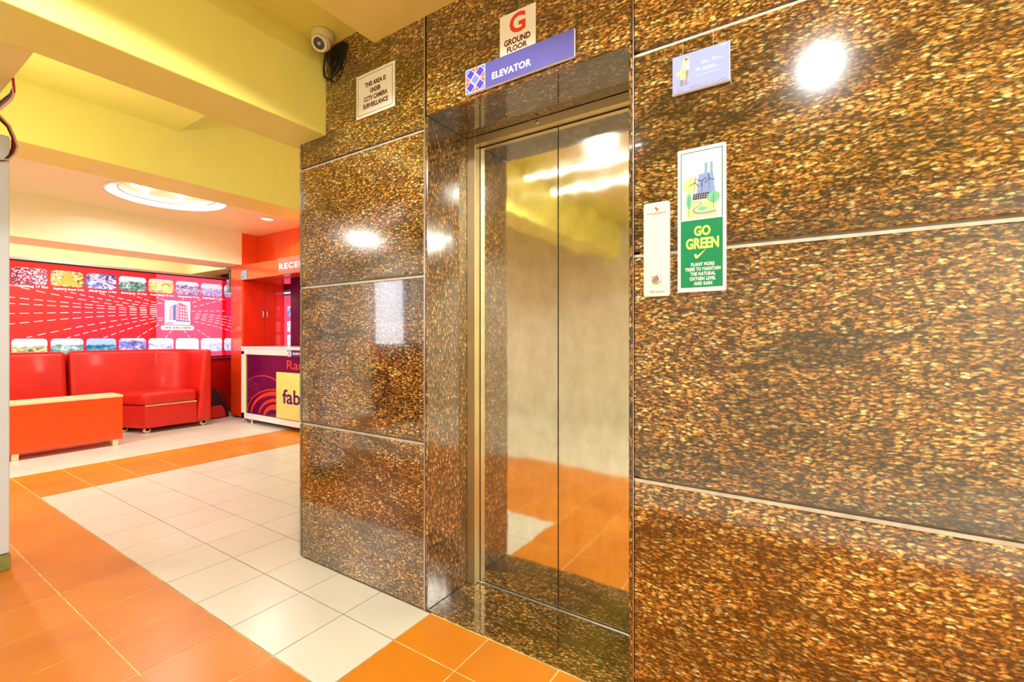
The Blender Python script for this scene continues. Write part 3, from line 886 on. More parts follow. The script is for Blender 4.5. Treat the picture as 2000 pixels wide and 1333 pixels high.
# ================================================================== CEILING LAMPS
rl = thing('round_ceiling_light', 'large round recessed ceiling light glowing over the lounge', 'ceiling light', (RC[0], RC[1], 2.715))
MB().lathe([(RR + .012, -.006), (RR + .012, .002), (RR - .012, .002), (RR - .012, -.006)], (RC[0], RC[1], 2.712), (0, 0, 1), 64, cap=False).build('trim_ring', M['white_gloss'], rl)
MB().lathe([(RR - .004, -.002), (RR - .004, .115)], (RC[0], RC[1], 2.715), (0, 0, 1), 64, cap=False).build('recess_wall', M['lamp_white'], rl)
MB().lathe([(RR - .004, .113), (.01, .113)], (RC[0], RC[1], 2.715), (0, 0, 1), 48, cap=False).build('recess_top', M['cream_edge'], rl)
MB().lathe([(RR - .10, .030), (RR - .10, .036), (RR - .115, .036), (RR - .115, .030)], (RC[0], RC[1], 2.715), (0, 0, 1), 48, cap=False).build('inner_ring', M['chrome'], rl)
for a in (20, 140, 205, 262, 320):
    p = (RC[0] + .30 * math.cos(math.radians(a)), RC[1] + .30 * math.sin(math.radians(a)), 2.765)
    MB().lathe([(.012, .055), (.030, .04), (.036, .018), (.030, 0), (.012, -.008)], p, (0, 0, 1), 16).build('bulb', M['bulb_glow'], rl)


def downlight(x, y, z, label, grp):
    t = thing('downlight', label, 'ceiling light', (x, y, z), grp)
    MB().lathe([(.105, 0), (.103, -.007), (.085, -.010), (.074, -.004), (.074, .0)], (x, y, z), (0, 0, 1), 28, cap=False).build('trim_ring', M['white_gloss'], t)
    MB().lathe([(.075, -.003), (.073, -.0035)], (x, y, z), (0, 0, 1), 24).build('lens', M['lamp_white'], t)


downlight(-5.86, 3.25, 2.713, 'small round downlight in the ceiling before the orange reception wall', 'lounge downlights')
downlight(-5.86, .68, 2.713, 'small round lounge downlight hidden behind the middle beam', 'lounge downlights')
for (x, y) in ((-1.25, .50), (.04, .15)):
    t = thing('ceiling_spotlight', 'bright ceiling spotlight %s, mirrored in the granite wall' % ('near the lift' if x < -1 else 'above the right-hand slabs'), 'ceiling light', (x, y, 2.60), 'lift lobby spotlights')
    MB().lathe([(.075, 0), (.073, -.006), (.055, -.008), (.050, -.002)], (x, y, 2.60), (0, 0, 1), 24, cap=False).build('trim_ring', M['white_gloss'], t)
    MB().lathe([(.035, -.001), (.033, -.002)], (x, y, 2.60), (0, 0, 1), 24).build('lens', M['bulb_glow'], t)
for (xa, xb, y, w) in ((-2.10, -1.0, .17, 'first'), (-2.10, -1.0, -.30, 'second')):
    t = thing('tube_light', 'long slim ceiling tube light, the %s bright line mirrored in the lift doors' % ('upper' if w == 'first' else 'lower'), 'ceiling light', ((xa + xb) / 2, y, 2.6), 'lift lobby tube lights')
    MB().box(xa, xb, y - .018, y + .018, 2.583, 2.6).build('batten', M['white_gloss'], t)
    MB().tube([(xa + .02, y, 2.571), (xb - .02, y, 2.574)], .007, 10).build('tube', M['tube_glow'], t)
# bright lamp over the street side, mirrored in the left granite slab
for (x, y, r_) in ((-5.7, -1.67, .10), (-5.95, -1.12, .035)):
    t = thing('ceiling_spotlight', 'bright round ceiling lamp %s in the granite beside the lift' % ('mirrored as the large glare' if r_ > .05 else 'mirrored as a small spark'), 'ceiling light', (x, y, 2.715), 'street side ceiling lamps')
    MB().lathe([(r_ + .02, 0), (r_ + .02, -.01), (r_, -.012), (r_, -.004)], (x, y, 2.715), (0, 0, 1), 24, cap=False).build('trim_ring', M['white_gloss'], t)
    MB().lathe([(r_, -.005), (r_ * .95, -.03), (r_ * .6, -.06), (.01, -.075)], (x, y, 2.715), (0, 0, 1), 20).build('globe', M['bulb_glow'], t)

# dark wooden cabinet at the street side, mirrored in the granite
cbn = thing('wooden_cabinet', 'dark wooden side cabinet near the entrance, mirrored in the granite', 'cabinet', (-5.0, -1.9, 0))
MB().box(-5.45, -4.75, -2.25, -1.65, .06, 1.05).build('body', M['wood'], cbn, bevel=.004, seg=1)
MB().box(-5.49, -4.71, -2.27, -1.61, 1.05, 1.09).build('top', M['wood'], cbn, bevel=.004, seg=1)
for x in (-5.44, -5.09):
    dr = MB().box(x, x + .33, -1.65, -1.63, .10, 1.02).build('door', M['wood'], cbn, bevel=.003, seg=1)
    MB().box(x + (.29 if x < -5.2 else .02), x + (.31 if x < -5.2 else .04), -1.63, -1.61, .5, .62).build('handle', M['chrome'], dr)
MB().box(-5.42, -4.78, -2.2, -1.7, 0, .06).build('plinth', M['black'], cbn)

# ================================================================== LOUNGE: MURAL
XM = -7.75


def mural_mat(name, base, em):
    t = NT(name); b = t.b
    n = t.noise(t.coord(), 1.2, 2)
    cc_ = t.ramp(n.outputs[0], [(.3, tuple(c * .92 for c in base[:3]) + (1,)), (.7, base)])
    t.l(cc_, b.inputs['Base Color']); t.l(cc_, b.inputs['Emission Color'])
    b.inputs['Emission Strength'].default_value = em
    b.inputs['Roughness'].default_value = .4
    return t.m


mcols = [rgb(246, 44, 40), rgb(238, 36, 58), rgb(244, 84, 122), rgb(238, 40, 104)]  # pinker panels: a pale window reflection put into their colour and glow
mu = thing('map_mural', 'long glowing red mural of sights and dashed routes behind the sofas', 'mural', (XM, 2.2, .86))
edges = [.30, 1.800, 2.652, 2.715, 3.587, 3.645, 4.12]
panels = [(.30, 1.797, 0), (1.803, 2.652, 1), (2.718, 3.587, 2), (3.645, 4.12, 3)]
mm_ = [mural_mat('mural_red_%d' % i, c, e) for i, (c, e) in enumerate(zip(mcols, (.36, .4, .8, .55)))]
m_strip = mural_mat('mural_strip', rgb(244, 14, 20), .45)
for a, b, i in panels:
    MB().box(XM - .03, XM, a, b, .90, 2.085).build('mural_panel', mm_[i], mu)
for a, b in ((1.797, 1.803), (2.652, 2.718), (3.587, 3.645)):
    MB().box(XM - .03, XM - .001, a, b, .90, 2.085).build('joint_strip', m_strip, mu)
MB().box(XM - .05, XM + .015, .28, 3.66, 2.100, 2.130).build('top_trim', M['aluminium'], mu, bevel=.002, seg=1)
MB().box(XM - .05, XM + .012, .28, 3.66, 2.085, 2.100).build('top_seal', M['black'], mu)
MB().box(XM - .05, XM + .012, .28, 4.12, .885, .905).build('bottom_trim', M['purple_panel'], mu)
MB().box(XM - .05, XM + .020, .28, 4.12, .862, .885).build('bottom_ledge', M['aluminium'], mu, bevel=.002, seg=1)
fm = side(XM)


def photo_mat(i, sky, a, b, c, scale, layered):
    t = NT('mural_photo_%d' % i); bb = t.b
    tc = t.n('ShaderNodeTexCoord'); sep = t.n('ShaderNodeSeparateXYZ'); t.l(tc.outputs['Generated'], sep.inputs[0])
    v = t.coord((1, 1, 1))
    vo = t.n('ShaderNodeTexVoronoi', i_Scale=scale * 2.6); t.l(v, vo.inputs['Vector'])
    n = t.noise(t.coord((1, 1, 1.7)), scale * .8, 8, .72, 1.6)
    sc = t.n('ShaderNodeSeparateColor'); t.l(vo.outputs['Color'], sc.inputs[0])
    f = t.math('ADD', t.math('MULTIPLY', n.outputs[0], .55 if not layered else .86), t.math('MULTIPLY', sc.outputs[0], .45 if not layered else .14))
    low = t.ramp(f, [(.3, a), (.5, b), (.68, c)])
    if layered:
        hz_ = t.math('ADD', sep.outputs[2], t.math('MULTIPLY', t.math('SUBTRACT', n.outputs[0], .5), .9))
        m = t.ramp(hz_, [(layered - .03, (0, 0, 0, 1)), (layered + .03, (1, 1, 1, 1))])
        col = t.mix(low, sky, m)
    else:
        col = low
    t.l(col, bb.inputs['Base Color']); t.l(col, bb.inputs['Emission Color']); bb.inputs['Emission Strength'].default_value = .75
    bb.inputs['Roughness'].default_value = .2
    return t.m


W_ = rgb(250, 246, 252)
specs = [(W_, rgb(40, 20, 60), rgb(228, 60, 70), rgb(240, 220, 250), 26, 0),
         (W_, rgb(90, 60, 30), rgb(212, 160, 50), rgb(244, 224, 150), 20, 0),
         (W_, rgb(30, 40, 120), rgb(110, 130, 210), rgb(236, 220, 240), 14, 0),
         (rgb(215, 228, 250), rgb(60, 20, 80), rgb(70, 130, 120), rgb(220, 230, 220), 16, .62),
         (rgb(225, 214, 190), rgb(70, 80, 50), rgb(200, 180, 120), rgb(244, 226, 170), 10, .72),
         (rgb(226, 226, 250), rgb(50, 40, 110), rgb(150, 130, 190), rgb(244, 234, 250), 18, .7),
         (rgb(214, 220, 246), rgb(70, 50, 120), rgb(176, 160, 214), rgb(236, 220, 250), 18, .6),
         (rgb(222, 222, 250), rgb(80, 80, 150), rgb(150, 150, 220), rgb(250, 250, 255), 14, .5)]
spl = [(rgb(214, 216, 248), rgb(60, 50, 90), rgb(170, 180, 110), rgb(216, 216, 200), 14, .55),
       (rgb(206, 222, 246), rgb(40, 90, 90), rgb(120, 170, 160), rgb(210, 222, 240), 10, .6),
       (rgb(150, 190, 250), rgb(10, 90, 80), rgb(40, 120, 180), rgb(160, 220, 180), 8, .55),
       (W_, rgb(30, 30, 110), rgb(130, 140, 220), rgb(244, 244, 255), 12, .85),
       (rgb(250, 250, 255), rgb(90, 110, 190), rgb(190, 200, 240), rgb(250, 250, 255), 8, .6),
       (rgb(250, 248, 255), rgb(170, 170, 220), rgb(230, 230, 250), rgb(252, 252, 255), 6, .6),
       (rgb(246, 246, 255), rgb(120, 140, 220), rgb(200, 210, 250), rgb(250, 250, 255), 12, .6),
       (rgb(246, 246, 255), rgb(120, 140, 220), rgb(200, 210, 250), rgb(250, 250, 255), 12, .6)]
caps = ['Tulshibag 17 Km', 'Dagdusheth Ganpati 18 Km', 'Shivaji Nagar 14 Km', 'Swargate 18 Km', 'Prati Balaji 35 Km', 'Chaturshingi 15 Km', 'Balaji Mandir 11 Km']
m_white = plain('mural_white', rgb(250, 250, 250), .4, emit=(1, .97, 1, 1), estr=.7)
m_border = plain('mural_border', rgb(120, 30, 110), .4)
for k in range(-3, 8):
    yc = 1.464 + .3285 * k
    wd = .150
    ym0, ym1 = yc - wd, yc + wd
    for row, (z0, z1) in enumerate(((1.822, 2.014), (.975, 1.176))):
        ki = k % 8
        sky, a, b, c, s_, ly = (specs if row == 0 else spl)[ki]
        MB().prism(rrect(ym0 - .004, ym1 + .004, z0 - .004, z1 + .004, .045), fm, 0, .0008).build('photo_border', m_border, mu)
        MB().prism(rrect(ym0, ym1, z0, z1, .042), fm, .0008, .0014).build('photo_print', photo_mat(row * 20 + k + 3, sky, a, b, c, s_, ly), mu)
    if 0 <= k < 7:
        fit(caps[k], fm, yc - .125, yc + .155, 1.776 - (.004 if k else 0), 1.808 + (.002 if k == 0 else -.006), 'caption', m_white, mu, bold=.045, spacing=1.1)
    if 3 <= k < 7:
        for d_ in range(3):  # white monument edges over the prints
            pass
# sketched motifs on the prints
mk = MB()
for q in range(5):   # arches
    mk.prism(ell(2.98 + .07 * q, 1.86, .028, .045, 10, 0, 180) + ell(2.98 + .07 * q, 1.86, .018, .033, 10, 180, 0), fm, .0014, .0018)
mk.build('printed_arches', M['ink_white'], mu)
mk = MB()
mk.prism(ell(1.80, 1.955, .035, .045), fm, .0014, .0018).prism(ell(1.80, 1.885, .06, .05), fm, .0014, .0020).prism(ell(1.74, 1.865, .03, .03), fm, .0014, .0022).prism(ell(1.86, 1.865, .03, .03), fm, .0014, .0024)
mk.build('printed_idol', plain('gold_print', rgb(226, 186, 60), .4, emit=rgb(226, 186, 60), estr=.5), mu)
mk = MB()
for a_, b_, w_ in (((2.0, 1.99), (2.24, 1.85), .03), ((2.03, 1.88), (2.16, 1.98), .02), ((2.19, 1.96), (2.27, 1.94), .02), ((2.19, 1.92), (2.27, 1.90), .02), ((2.20, 1.87), (2.27, 1.85), .02)):
    mk.prism(bar(a_, b_, w_), fm, .0014, .0018)
mk.build('printed_roofs', plain('pink_print', rgb(236, 200, 230), .4, emit=rgb(236, 200, 230), estr=.5), mu)
mk = MB().prism([(2.72, 1.85), (2.72, 1.97), (2.78, 1.98), (2.78, 1.86)], fm, .0014, .0018).prism([(2.79, 1.85), (2.80, 1.92), (2.84, 1.95), (2.87, 1.91), (2.87, 1.85)], fm, .0014, .0018)
mk.build('printed_temple', plain('sand_print', rgb(248, 232, 170), .4, emit=rgb(248, 232, 170), estr=.5), mu)
# building picture
MB().box(XM, XM + .002, 2.820, 3.142, 1.374, 1.722).build('building_print', plain('pale_sky_print', rgb(236, 236, 252), .3, emit=rgb(236, 236, 252), estr=.8), mu)
fb = side(XM + .002)
MB().prism([(3.0, 1.70), (3.10, 1.655), (3.115, 1.44), (3.0, 1.435)], fb, 0, .0006).build('printed_facade', plain('pink_facade', rgb(226, 110, 150), .4, emit=rgb(226, 110, 150), estr=.5), mu)
MB().prism([(3.0, 1.70), (2.88, 1.63), (2.87, 1.44), (3.0, 1.435)], fb, 0, .0006).build('printed_facade', plain('light_facade', rgb(240, 170, 200), .4, emit=rgb(240, 170, 200), estr=.5), mu)
wn = MB()
for r_ in range(5):
    for c_ in range(3):
        wn.prism([(3.015 + .032 * c_, 1.65 - .045 * r_ - .004 * c_), (3.033 + .032 * c_, 1.645 - .045 * r_ - .004 * c_), (3.033 + .032 * c_, 1.62 - .045 * r_ - .003 * c_), (3.015 + .032 * c_, 1.625 - .045 * r_ - .003 * c_)], fb, .0006, .0010)
    wn.prism([(2.895, 1.605 - .04 * r_), (2.91, 1.61 - .04 * r_), (2.91, 1.59 - .04 * r_), (2.895, 1.585 - .04 * r_)], fb, .0006, .0010)
wn.build('printed_windows', m_white, mu)
MB().prism([(2.925, 1.655), (2.955, 1.672), (2.955, 1.44), (2.925, 1.44)], fb, .0006, .0010).prism([(2.96, 1.425), (3.135, 1.415), (3.135, 1.435), (2.96, 1.445)], fb, .0006, .0010).prism([(2.83, 1.385), (2.93, 1.39), (2.93, 1.405), (2.83, 1.40)], fb, .0006, .0010) \
    .build('printed_glazing', plain('blue_print', rgb(110, 120, 214), .4, emit=rgb(110, 120, 214), estr=.4), mu)
MB().prism(rrect(2.772, 3.195, 1.296, 1.362, .033), fm, .0005, .0016).build('name_plate', m_white, mu)
fit('WE ARE HERE', side(XM + .0016), 2.815, 3.155, 1.314, 1.344, 'lettering', plain('ink_green', rgb(60, 96, 70), .5), mu, bold=.03, spacing=1.1)
# dashed routes
ctr = (2.98, 1.53)
routes = []
tops = [(1.30 + .3285 * k, 1.76) for k in range(-3, 7)]
dash = MB()


def route(p0, p1, sag, stop=.17):
    L = 60
    pts = []
    for i in range(L + 1):
        t = i / L
        u = p0[0] + (p1[0] - p0[0]) * t; v = p0[1] + (p1[1] - p0[1]) * (1 - (1 - t) ** sag)
        pts.append((u, v))
    acc = random.uniform(0, .05); on = True; seg = [pts[0]]
    for i in range(1, L + 1):
        d_ = math.dist(pts[i], pts[i - 1]); acc += d_
        if on: seg.append(pts[i])
        lim = .052 if on else .028
        if acc > lim:
            if on and len(seg) > 1: dash.prism(bar(seg[0], seg[-1], .0062), fm, 0, .0007)
            on = not on; acc = 0; seg = [pts[i]]


YL, YR = 2.80, 3.16
for p0, p1, sg in (((1.29, 1.80), (YL, 1.595), 1.8), ((1.77, 1.765), (YL, 1.62), 1.7), ((2.10, 1.765), (YL, 1.645), 1.6), ((2.46, 1.765), (YL, 1.67), 1.5), ((2.72, 1.76), (2.86, 1.715), 1.2),
                   ((.5, 1.72), (YL, 1.572), 1.3), ((.5, 1.60), (YL, 1.556), 1.0),
                   ((.5, 1.40), (YL, 1.54), 1.5), ((.5, 1.19), (YL, 1.517), 1.5), ((1.44, 1.19), (YL, 1.495), 1.4), ((1.79, 1.185), (YL, 1.470), 1.3), ((2.14, 1.185), (YL, 1.44), 1.25), ((2.50, 1.185), (YL, 1.40), 1.15),
                   ((2.83, 1.185), (2.91, 1.29), 1.0), ((3.14, 1.185), (3.06, 1.29), 1.0), ((3.40, 1.185), (3.20, 1.33), 1.1), ((3.06, 1.765), (3.03, 1.73), 1.0), ((3.28, 1.765), (YR, 1.70), 1.0), ((3.62, 1.79), (YR, 1.64), 1.1),
                   ((3.62, 1.605), (YR, 1.58), 1.0), ((4.1, 1.46), (YR, 1.55), 1.5), ((4.1, 1.38), (YR, 1.525), 1.5), ((4.1, 1.30), (YR, 1.50), 1.4), ((4.1, 1.22), (YR, 1.475), 1.4), ((4.0, 1.19), (YR, 1.43), 1.3)):
    route(p0, p1, sg)
dash.build('dashed_routes', m_white, mu, kind='stuff')
# board below and behind the mural
MB().box(XM - .09, XM - .03, .28, 4.15, 0, .90).build('wall_under_mural', M['dark_red'], kind='structure')
MB().box(XM - .09, XM - .051, .28, 4.15, .90, 2.09).build('wall_behind_mural', M['dark_red'], kind='structure')
# small dark shelf unit at the mural's end
sh = thing('wall_shelf', 'small dark wall shelf with boxes between mural and orange column', 'shelf', (-7.56, 3.66, 1.87))
MB().box(-7.72, -7.50, 3.60, 3.86, 1.862, 1.880).build('shelf_board', M['white_gloss'], sh)
MB().box(-7.72, -7.55, 3.665, 3.86, 1.880, 2.30).build('back_panel', M['seam_black'], sh)
MB().box(-7.62, -7.61, 3.635, 3.645, 1.88, 2.24).build('upright', M['aluminium'], sh)
for z0, z1, mt in ((1.88, 1.93, 'grey_ink'), (1.93, 1.985, 'mint'), (1.99, 2.04, 'grey_ink'), (2.045, 2.09, 'board_blue')):
    MB().box(-7.64, -7.56, 3.60, 3.664, z0, z1 - .003).build('box', M[mt], sh, bevel=.002, seg=1)

# ================================================================== ORANGE COLUMN, HEADER, CABINET
col = setting('wall_column')
MB().box(-7.30, -6.985, 3.50, 4.15, .03, 2.25).build('column_panel', M['orange_laminate'], col, bevel=.002, seg=1)
MB().box(-7.28, -7.0, 3.52, 4.14, 0, .03).build('column_plinth', M['black'], col)
MB().box(-7.35, -6.985, 3.50, 4.15, 2.252, 2.9).build('upper_panel', M['orange_laminate'], col)
hd = setting('wall_reception_header')
MB().box(-6.984, -2.36, 3.50, 3.74, 2.028, 2.245).build('header_panel', M['orange_laminate'], hd, bevel=.002, seg=1)
MB().box(-6.984, -5.93, 3.74, 3.78, 2.2, 2.9).build('upper_panel', M['orange_laminate'], hd)
MB().box(-5.926, -2.36, 3.74, 3.78, 2.2, 2.9).build('upper_panel', M['orange_laminate'], hd)
rs = thing('reception_sign', 'salmon header board with white lettering RECEPTION over the counter', 'sign', (-5.3, 3.5, 2.035))
MB().box(-6.018, -4.55, 3.484, 3.499, 2.034, 2.250).build('sign_board', M['salmon'], rs, bevel=.001, seg=1)
frs = front(3.484)
fit('RECEPTION', frs, -5.985, -4.98, 2.100, 2.178, 'lettering', M['ink_white'], rs, bold=.03, spacing=1.25)
stk = thing('switch_sticker', 'small pale blue sticker on the orange header corner', 'sticker', (-6.93, 3.5, 2.03))
MB().box(-6.99, -6.85, 3.492, 3.499, 2.030, 2.165).build('sticker_card', M['sticker_blue'], stk, bevel=.001, seg=1)
MB().prism([(-6.955, 2.05), (-6.935, 2.05), (-6.935, 2.075), (-6.945, 2.10), (-6.955, 2.075)], front(3.492), 0, .0006).build('printed_bottle', M['leaf_green'], stk)

cab = thing('wall_cabinet', 'red two-door hanging cabinet behind the reception counter', 'cabinet', (-7.0, 3.83, .88))
MB().box(-7.0 + .012 - .03, -6.985 + .005, 3.755, 4.145, .86, 2.02).build('carcass', M['red_laminate'], cab)
for y0, y1, hy in ((3.52, 3.818, 3.792), (3.824, 4.13, 3.85)):
    dd = MB().box(-6.980, -6.962, y0, y1, .87, 2.018).build('door', M['red_laminate'], cab, bevel=.0015, seg=1)
    MB().tube([(-6.962, hy, 1.48), (-6.940, hy, 1.50), (-6.936, hy, 1.54), (-6.940, hy, 1.58), (-6.962, hy, 1.60)], .008, 8).build('handle', M['chrome'], dd)
# mirror panel behind the counter, its mural reflection painted on as glowing photos
lp = thing('mural_reflection_panel', 'narrow mirror panel behind the counter, the mural reflection painted on as glowing photos', 'panel', (-6.8, 4.14, 1.0))
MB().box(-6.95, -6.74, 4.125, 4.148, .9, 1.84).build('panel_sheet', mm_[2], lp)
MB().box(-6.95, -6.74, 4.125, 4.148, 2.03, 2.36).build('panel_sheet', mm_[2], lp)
MB().box(-6.95, -6.74, 4.120, 4.148, 1.84, 1.93).build('panel_band', M['sign_blue'], lp)
MB().box(-6.95, -6.74, 4.119, 4.120, 1.87, 1.895).build('panel_band', m_white, lp)
fl_ = front(4.125)
for i, z in enumerate((1.50, 1.27, 1.06)):
    MB().prism(rrect(-6.865, -6.75, z, z + .17, .03), fl_, 0, .001).build('photo_print', photo_mat(60 + i, *spl[i + 3]), lp)  # reflected mural pictures, painted onto the panel
MB().box(-6.735, -6.50, 4.10, 4.148, .9, 2.3).build('frame', M['purple_panel'], lp)

# ================================================================== RECEPTION COUNTER
YC = 3.35
ct = thing('reception_counter', 'white framed reception counter with a purple printed front panel', 'counter', (-5.2, 3.6, 0))
CX0, CX1 = -6.70, -3.6
fr = MB()
fr.box(CX0, CX1, YC, YC + .05, .955, 1.035).box(CX0, CX1, YC, YC + .05, .065, .140).box(CX0, CX0 + .075, YC, YC + .05, .065, 1.0).box(CX1 - .075, CX1, YC, YC + .05, .065, 1.0)
fr.build('front_frame', M['white_gloss'], ct, bevel=.002, seg=1)
MB().box(CX0 + .075, CX0 + .105, YC + .005, YC + .04, .14, .955).build('inner_edge', M['pale_yellow'], ct)
MB().box(CX0 + .10, CX1 - .075, YC + .018, YC + .04, .135, .958).build('front_panel', M['purple_panel'], ct)
MB().box(CX0 - .0, CX1 + .02, YC - .005, YC + .62, 1.035, 1.062).build('counter_top', M['white_gloss'], ct, bevel=.003, seg=1)
MB().box(CX0 + .002, CX0 + .04, YC + .05, YC + .6, .065, 1.035).build('side_panel', M['orange_laminate'], ct)
MB().box(CX1 - .04, CX1, YC + .05, YC + .6, .065, 1.035).build('side_panel', M['white_gloss'], ct)
for x, y in ((CX0 + .05, YC + .05), (CX0 + .22, YC + .04), (-5.1, YC + .05), (CX1 - .1, YC + .05), (CX0 + .06, YC + .5), (CX1 - .1, YC + .5)):
    MB().lathe([(.028, 0), (.028, .008), (.02, .012), (.02, .066)], (x, y, 0), (0, 0, 1), 16).build('leg', M['chrome'], ct)
fc = front(YC + .018)
sw = MB()


def arc(cx, cz, r0, r1, a0, a1, d0, d1, mb, sq=1.0):
    o = [(cx + r1 * math.cos(math.radians(a0 + (a1 - a0) * i / 20)), cz + sq * r1 * math.sin(math.radians(a0 + (a1 - a0) * i / 20))) for i in range(21)]
    q = []
    for i in range(21):
        rr = r1 - (r1 - r0) * (.2 + .8 * i / 20); t = math.radians(a1 - (a1 - a0) * i / 20)
        q.append((cx + rr * math.cos(t), cz + sq * rr * math.sin(t)))
    mb.prism(o + q, fc, d0, d1)


for cx, r0, r1, sq in ((-5.84, .70, .74, .50), (-5.80, .56, .68, .50), (-5.78, .40, .50, .50), (-5.80, .18, .36, .48)):
    if r0 == 0: r0 = .01
    arc(cx, .145, r0, r1, 90, 178, 0, .0008, sw, sq)
sw.build('printed_swirl', M['flame'], ct)
th = MB(); arc(-6.15, -.32, .985, 1.0, 72, 114, 0, .0008, th, 1.0); th.build('printed_line', M['text_red'], ct)
dt = MB()
for i in range(11):
    for j in range(9 - i // 2):
        dt.prism(ell(-6.56 + .028 * i + .012 * (j % 2), .33 + .035 * j + .010 * i, .0052, .0052, 6), fc, 0, .0006)
dt.build('printed_dots', M['salmon'], ct)
fit('Ran', fc, -5.615, -5.245, .785, .898, 'lettering', M['text_red'], ct, bold=.006)
ps = thing('counter_poster', 'pale yellow poster with purple lettering on the counter front', 'poster', (-5.3, YC, .15))
MB().box(-5.815, -4.95, YC - .006, YC + .014, .150, .742).build('poster_board', M['poster_yellow'], ps, bevel=.003, seg=2)
fit('fab', front(YC - .006), -5.672, -5.285, .345, .530, 'lettering', M['ink_purple'], ps, bold=.02)
cs = thing('counter_sign', 'small purple RECEPTION sign with patterned square on the counter edge', 'sign', (-5.4, YC, .945))
MB().box(-5.560, -5.10, YC - .010, YC - .002, .945, 1.028).build('sign_board', M['ink_purple'], cs)
fs = front(YC - .010)
MB().prism([(-5.558, .947), (-5.470, .947), (-5.470, 1.026), (-5.558, 1.026)], fs, 0, .0004).build('pattern_ground', M['ink_white'], cs)
pq = MB()
for a_, b_ in ((-5.545, .96), (-5.483, .96), (-5.545, 1.013), (-5.483, 1.013)): pq.prism(ell(a_, b_, .013, .013, 4), fs, .0004, .0008)
pq.prism(ell(-5.514, 1.016, .012, .009, 4), fs, .0004, .0008).prism(ell(-5.514, .957, .012, .009, 4), fs, .0004, .0008)
pq.build('pattern_diamond', M['deep_blue'], cs)
MB().prism(ell(-5.514, .9865, .017, .017, 12), fs, .0004, .0008).build('pattern_circle', M['brick_pink'], cs)
text('RECEPTION', .040, fs, -5.44, .972, 'lettering', M['ink_white'], cs, align='LEFT', bold=.001)

# ================================================================== BENCH TABLE
bt_ = thing('coffee_table', 'long orange box coffee table with a cream edged top', 'table', (-6.56, 1.3, 0))
BX0, BX1, BY0, BY1 = -6.76, -6.42, .55, 1.94
MB().box(BX0 + .01, BX1, BY0, BY1, .068, .532).build('body', M['bench_laminate'], bt_, bevel=.002, seg=1)
MB().box(BX0, BX1 + .003, BY0 - .003, BY1 + .003, .532, .556).build('table_top', M['cream_edge'], bt_, bevel=.002, seg=1)
for y in (BY0 + .04, 1.09, BY1 - .085):
    for x in (BX0 + .03, BX1 - .055):
        MB().box(x, x + .05, y, y + .05, 0, .068).build('leg', M['cream_edge'], bt_, bevel=.003, seg=1)

# ================================================================== SOFAS
def soft(poly, z0, z1, name, parent, bev=.045, top=None, mat='leather', seg=4):
    """A stuffed piece: plan outline drawn up from z0 to z1, its edges rounded; top gives the outline at z1."""
    mb = MB(); n = len(poly); top = top or poly
    v = [(p[0], p[1], z0) for p in poly] + [(p[0], p[1], z1) for p in top]
    mb.add(v, [tuple(range(n))[::-1], tuple(range(n, 2 * n))] + [(i, (i + 1) % n, (i + 1) % n + n, i + n) for i in range(n)])
    return mb.build(name, M[mat], parent, bevel=bev, seg=seg, smooth=True)


sf = thing('corner_sofa', 'red leather sofa with a high curved end beside the orange column', 'sofa', (-7.2, 2.4, 0))
base = [(-7.68, 1.755), (-7.20, 1.755), (-7.20, 2.17), (-6.87, 2.295), (-6.87, 2.865), (-7.68, 2.865)]
soft(base, .065, .345, 'base', sf, .008, seg=2)
seat = [(-7.48, 1.757), (-7.17, 1.757), (-7.17, 2.14), (-6.84, 2.275), (-6.84, 2.862), (-7.48, 2.862)]
soft(seat, .352, .505, 'seat_cushion', sf, .055)
MB().box(-6.90, -6.866, 2.30, 2.862, .338, .352).build('seat_edge', M['cream_edge'], sf)


def bk(th_, ex, cr):
    pts = [(-7.70, 1.76), (-7.70 + th_, 1.76)]
    cx, cy = -7.70 + th_ + cr, 3.045 - ex - cr
    for i in range(9):
        a = math.radians(180 - 90 * i / 8)
        pts.append((cx + cr * math.cos(a), cy + cr * math.sin(a)))
    pts += [(-6.85, 3.045 - ex), (-6.85, 3.045), (-7.70, 3.045)]
    return pts


soft(bk(.27, .185, .30), .065, 1.025, 'backrest', sf, .055, top=bk(.16, .105, .34))
for (x, y) in ((-6.93, 2.33), (-6.93, 2.96), (-7.25, 2.20), (-7.62, 1.82), (-7.62, 2.98)):
    MB().tube([(x - .03, y, .035), (x + .03, y, .035)], .034, 10).box(x - .03, x + .03, y - .02, y + .02, .03, .07).build('foot', M['cream_edge'], sf)
s2_ = thing('armless_sofa', 'red leather armless sofa section partly behind the orange table', 'sofa', (-7.4, 1.1, 0))
soft([(-7.68, .30), (-7.20, .30), (-7.20, 1.735), (-7.68, 1.735)], .065, .345, 'base', s2_, .008, seg=2)
soft([(-7.48, .30), (-7.17, .30), (-7.17, 1.735), (-7.48, 1.735)], .352, .500, 'seat_cushion', s2_, .055)
soft([(-7.70, .30), (-7.43, .30), (-7.43, 1.728), (-7.70, 1.728)], .345, 1.018, 'backrest', s2_, .055, top=[(-7.70, .30), (-7.52, .30), (-7.52, 1.728), (-7.70, 1.728)])
for (x, y) in ((-7.27, .38), (-7.27, 1.66), (-7.62, .38), (-7.62, 1.66)):
    MB().tube([(x - .03, y, .034), (x + .03, y, .034)], .034, 10).build('foot', M['cream_edge'], s2_)

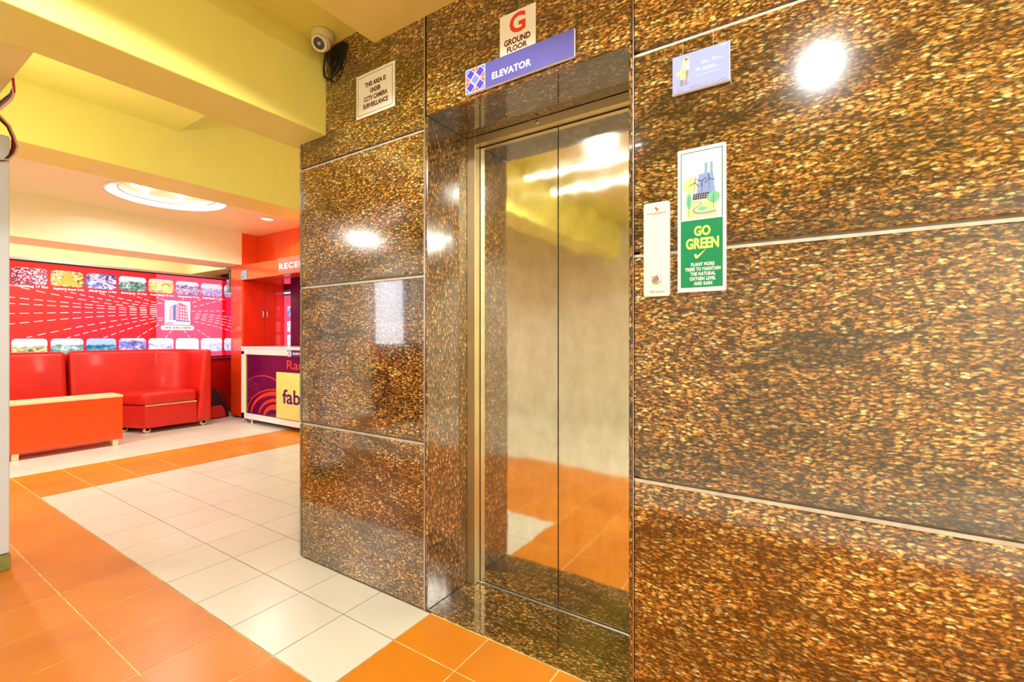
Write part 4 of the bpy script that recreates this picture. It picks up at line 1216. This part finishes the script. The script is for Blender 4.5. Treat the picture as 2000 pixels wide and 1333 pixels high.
# ================================================================== BAG AND CLOTH ON THE FLOOR
bg = thing('backpack', 'black and red backpack slumped on the floor behind the sofa end', 'bag', (-7.4, 3.3, 0))
prof = [(3.20, 0), (3.50, 0), (3.48, .10), (3.43, .22), (3.37, .34), (3.29, .44), (3.20, .42)]
MB().prism(prof, lambda u, v, d: (-7.55 + d, u, v), 0, .22).build('bag_body', M['bag_black'], bg, bevel=.03, seg=3)
MB().prism([(3.22, .01), (3.43, .01), (3.41, .12), (3.37, .19), (3.22, .19)], lambda u, v, d: (-7.33 + d, u, v), 0, .05).build('bag_pocket', M['bag_red'], bg, bevel=.02, seg=3)
MB().tube([(-7.42, 3.30, .43), (-7.40, 3.39, .41), (-7.38, 3.45, .30), (-7.37, 3.49, .15), (-7.36, 3.55, .012)], .009, 8).build('strap', M['black'], bg)
cl = thing('white_cloth', 'crumpled white cloth lying on the floor by the column', 'cloth', (-7.5, 3.75, 0))
mb = MB(); rng = random.Random(4)
pts = []
for j in range(7):
    for i in range(16):
        a = 2 * math.pi * i / 16; r = .02 + .135 * j / 6 * (1 + .18 * math.sin(3 * a + j))
        z = .012 + .075 * max(0, 1 - (j / 6) ** 2) * (.75 + .35 * math.sin(2 * a + .8 * j)) if j < 6 else .003
        pts.append((-7.50 + r * .8 * math.cos(a), 3.70 + r * math.sin(a), z))
mb.add(pts, [(j * 16 + i, j * 16 + (i + 1) % 16, (j + 1) * 16 + (i + 1) % 16, (j + 1) * 16 + i) for j in range(6) for i in range(16)] + [tuple(range(16))], True)
mb.build('cloth_folds', M['cloth_white'], cl)

# small printed marks stay joined as single prints
for o in COL.objects:
    if o.parent is not None and o.name.split('.')[0] in ('printed_windows', 'pattern_line', 'pattern_corner', 'pattern_diamond', 'printed_lines', 'printed_dots', 'printed_arches',
            'printed_roofs', 'printed_skyline', 'fine_print', 'printed_solar_panel', 'printed_turbine', 'printed_tree_trunk', 'infrared_diode', 'chimney_band', 'printed_glazing', 'printed_swirl'):
        o['kind'] = 'stuff'
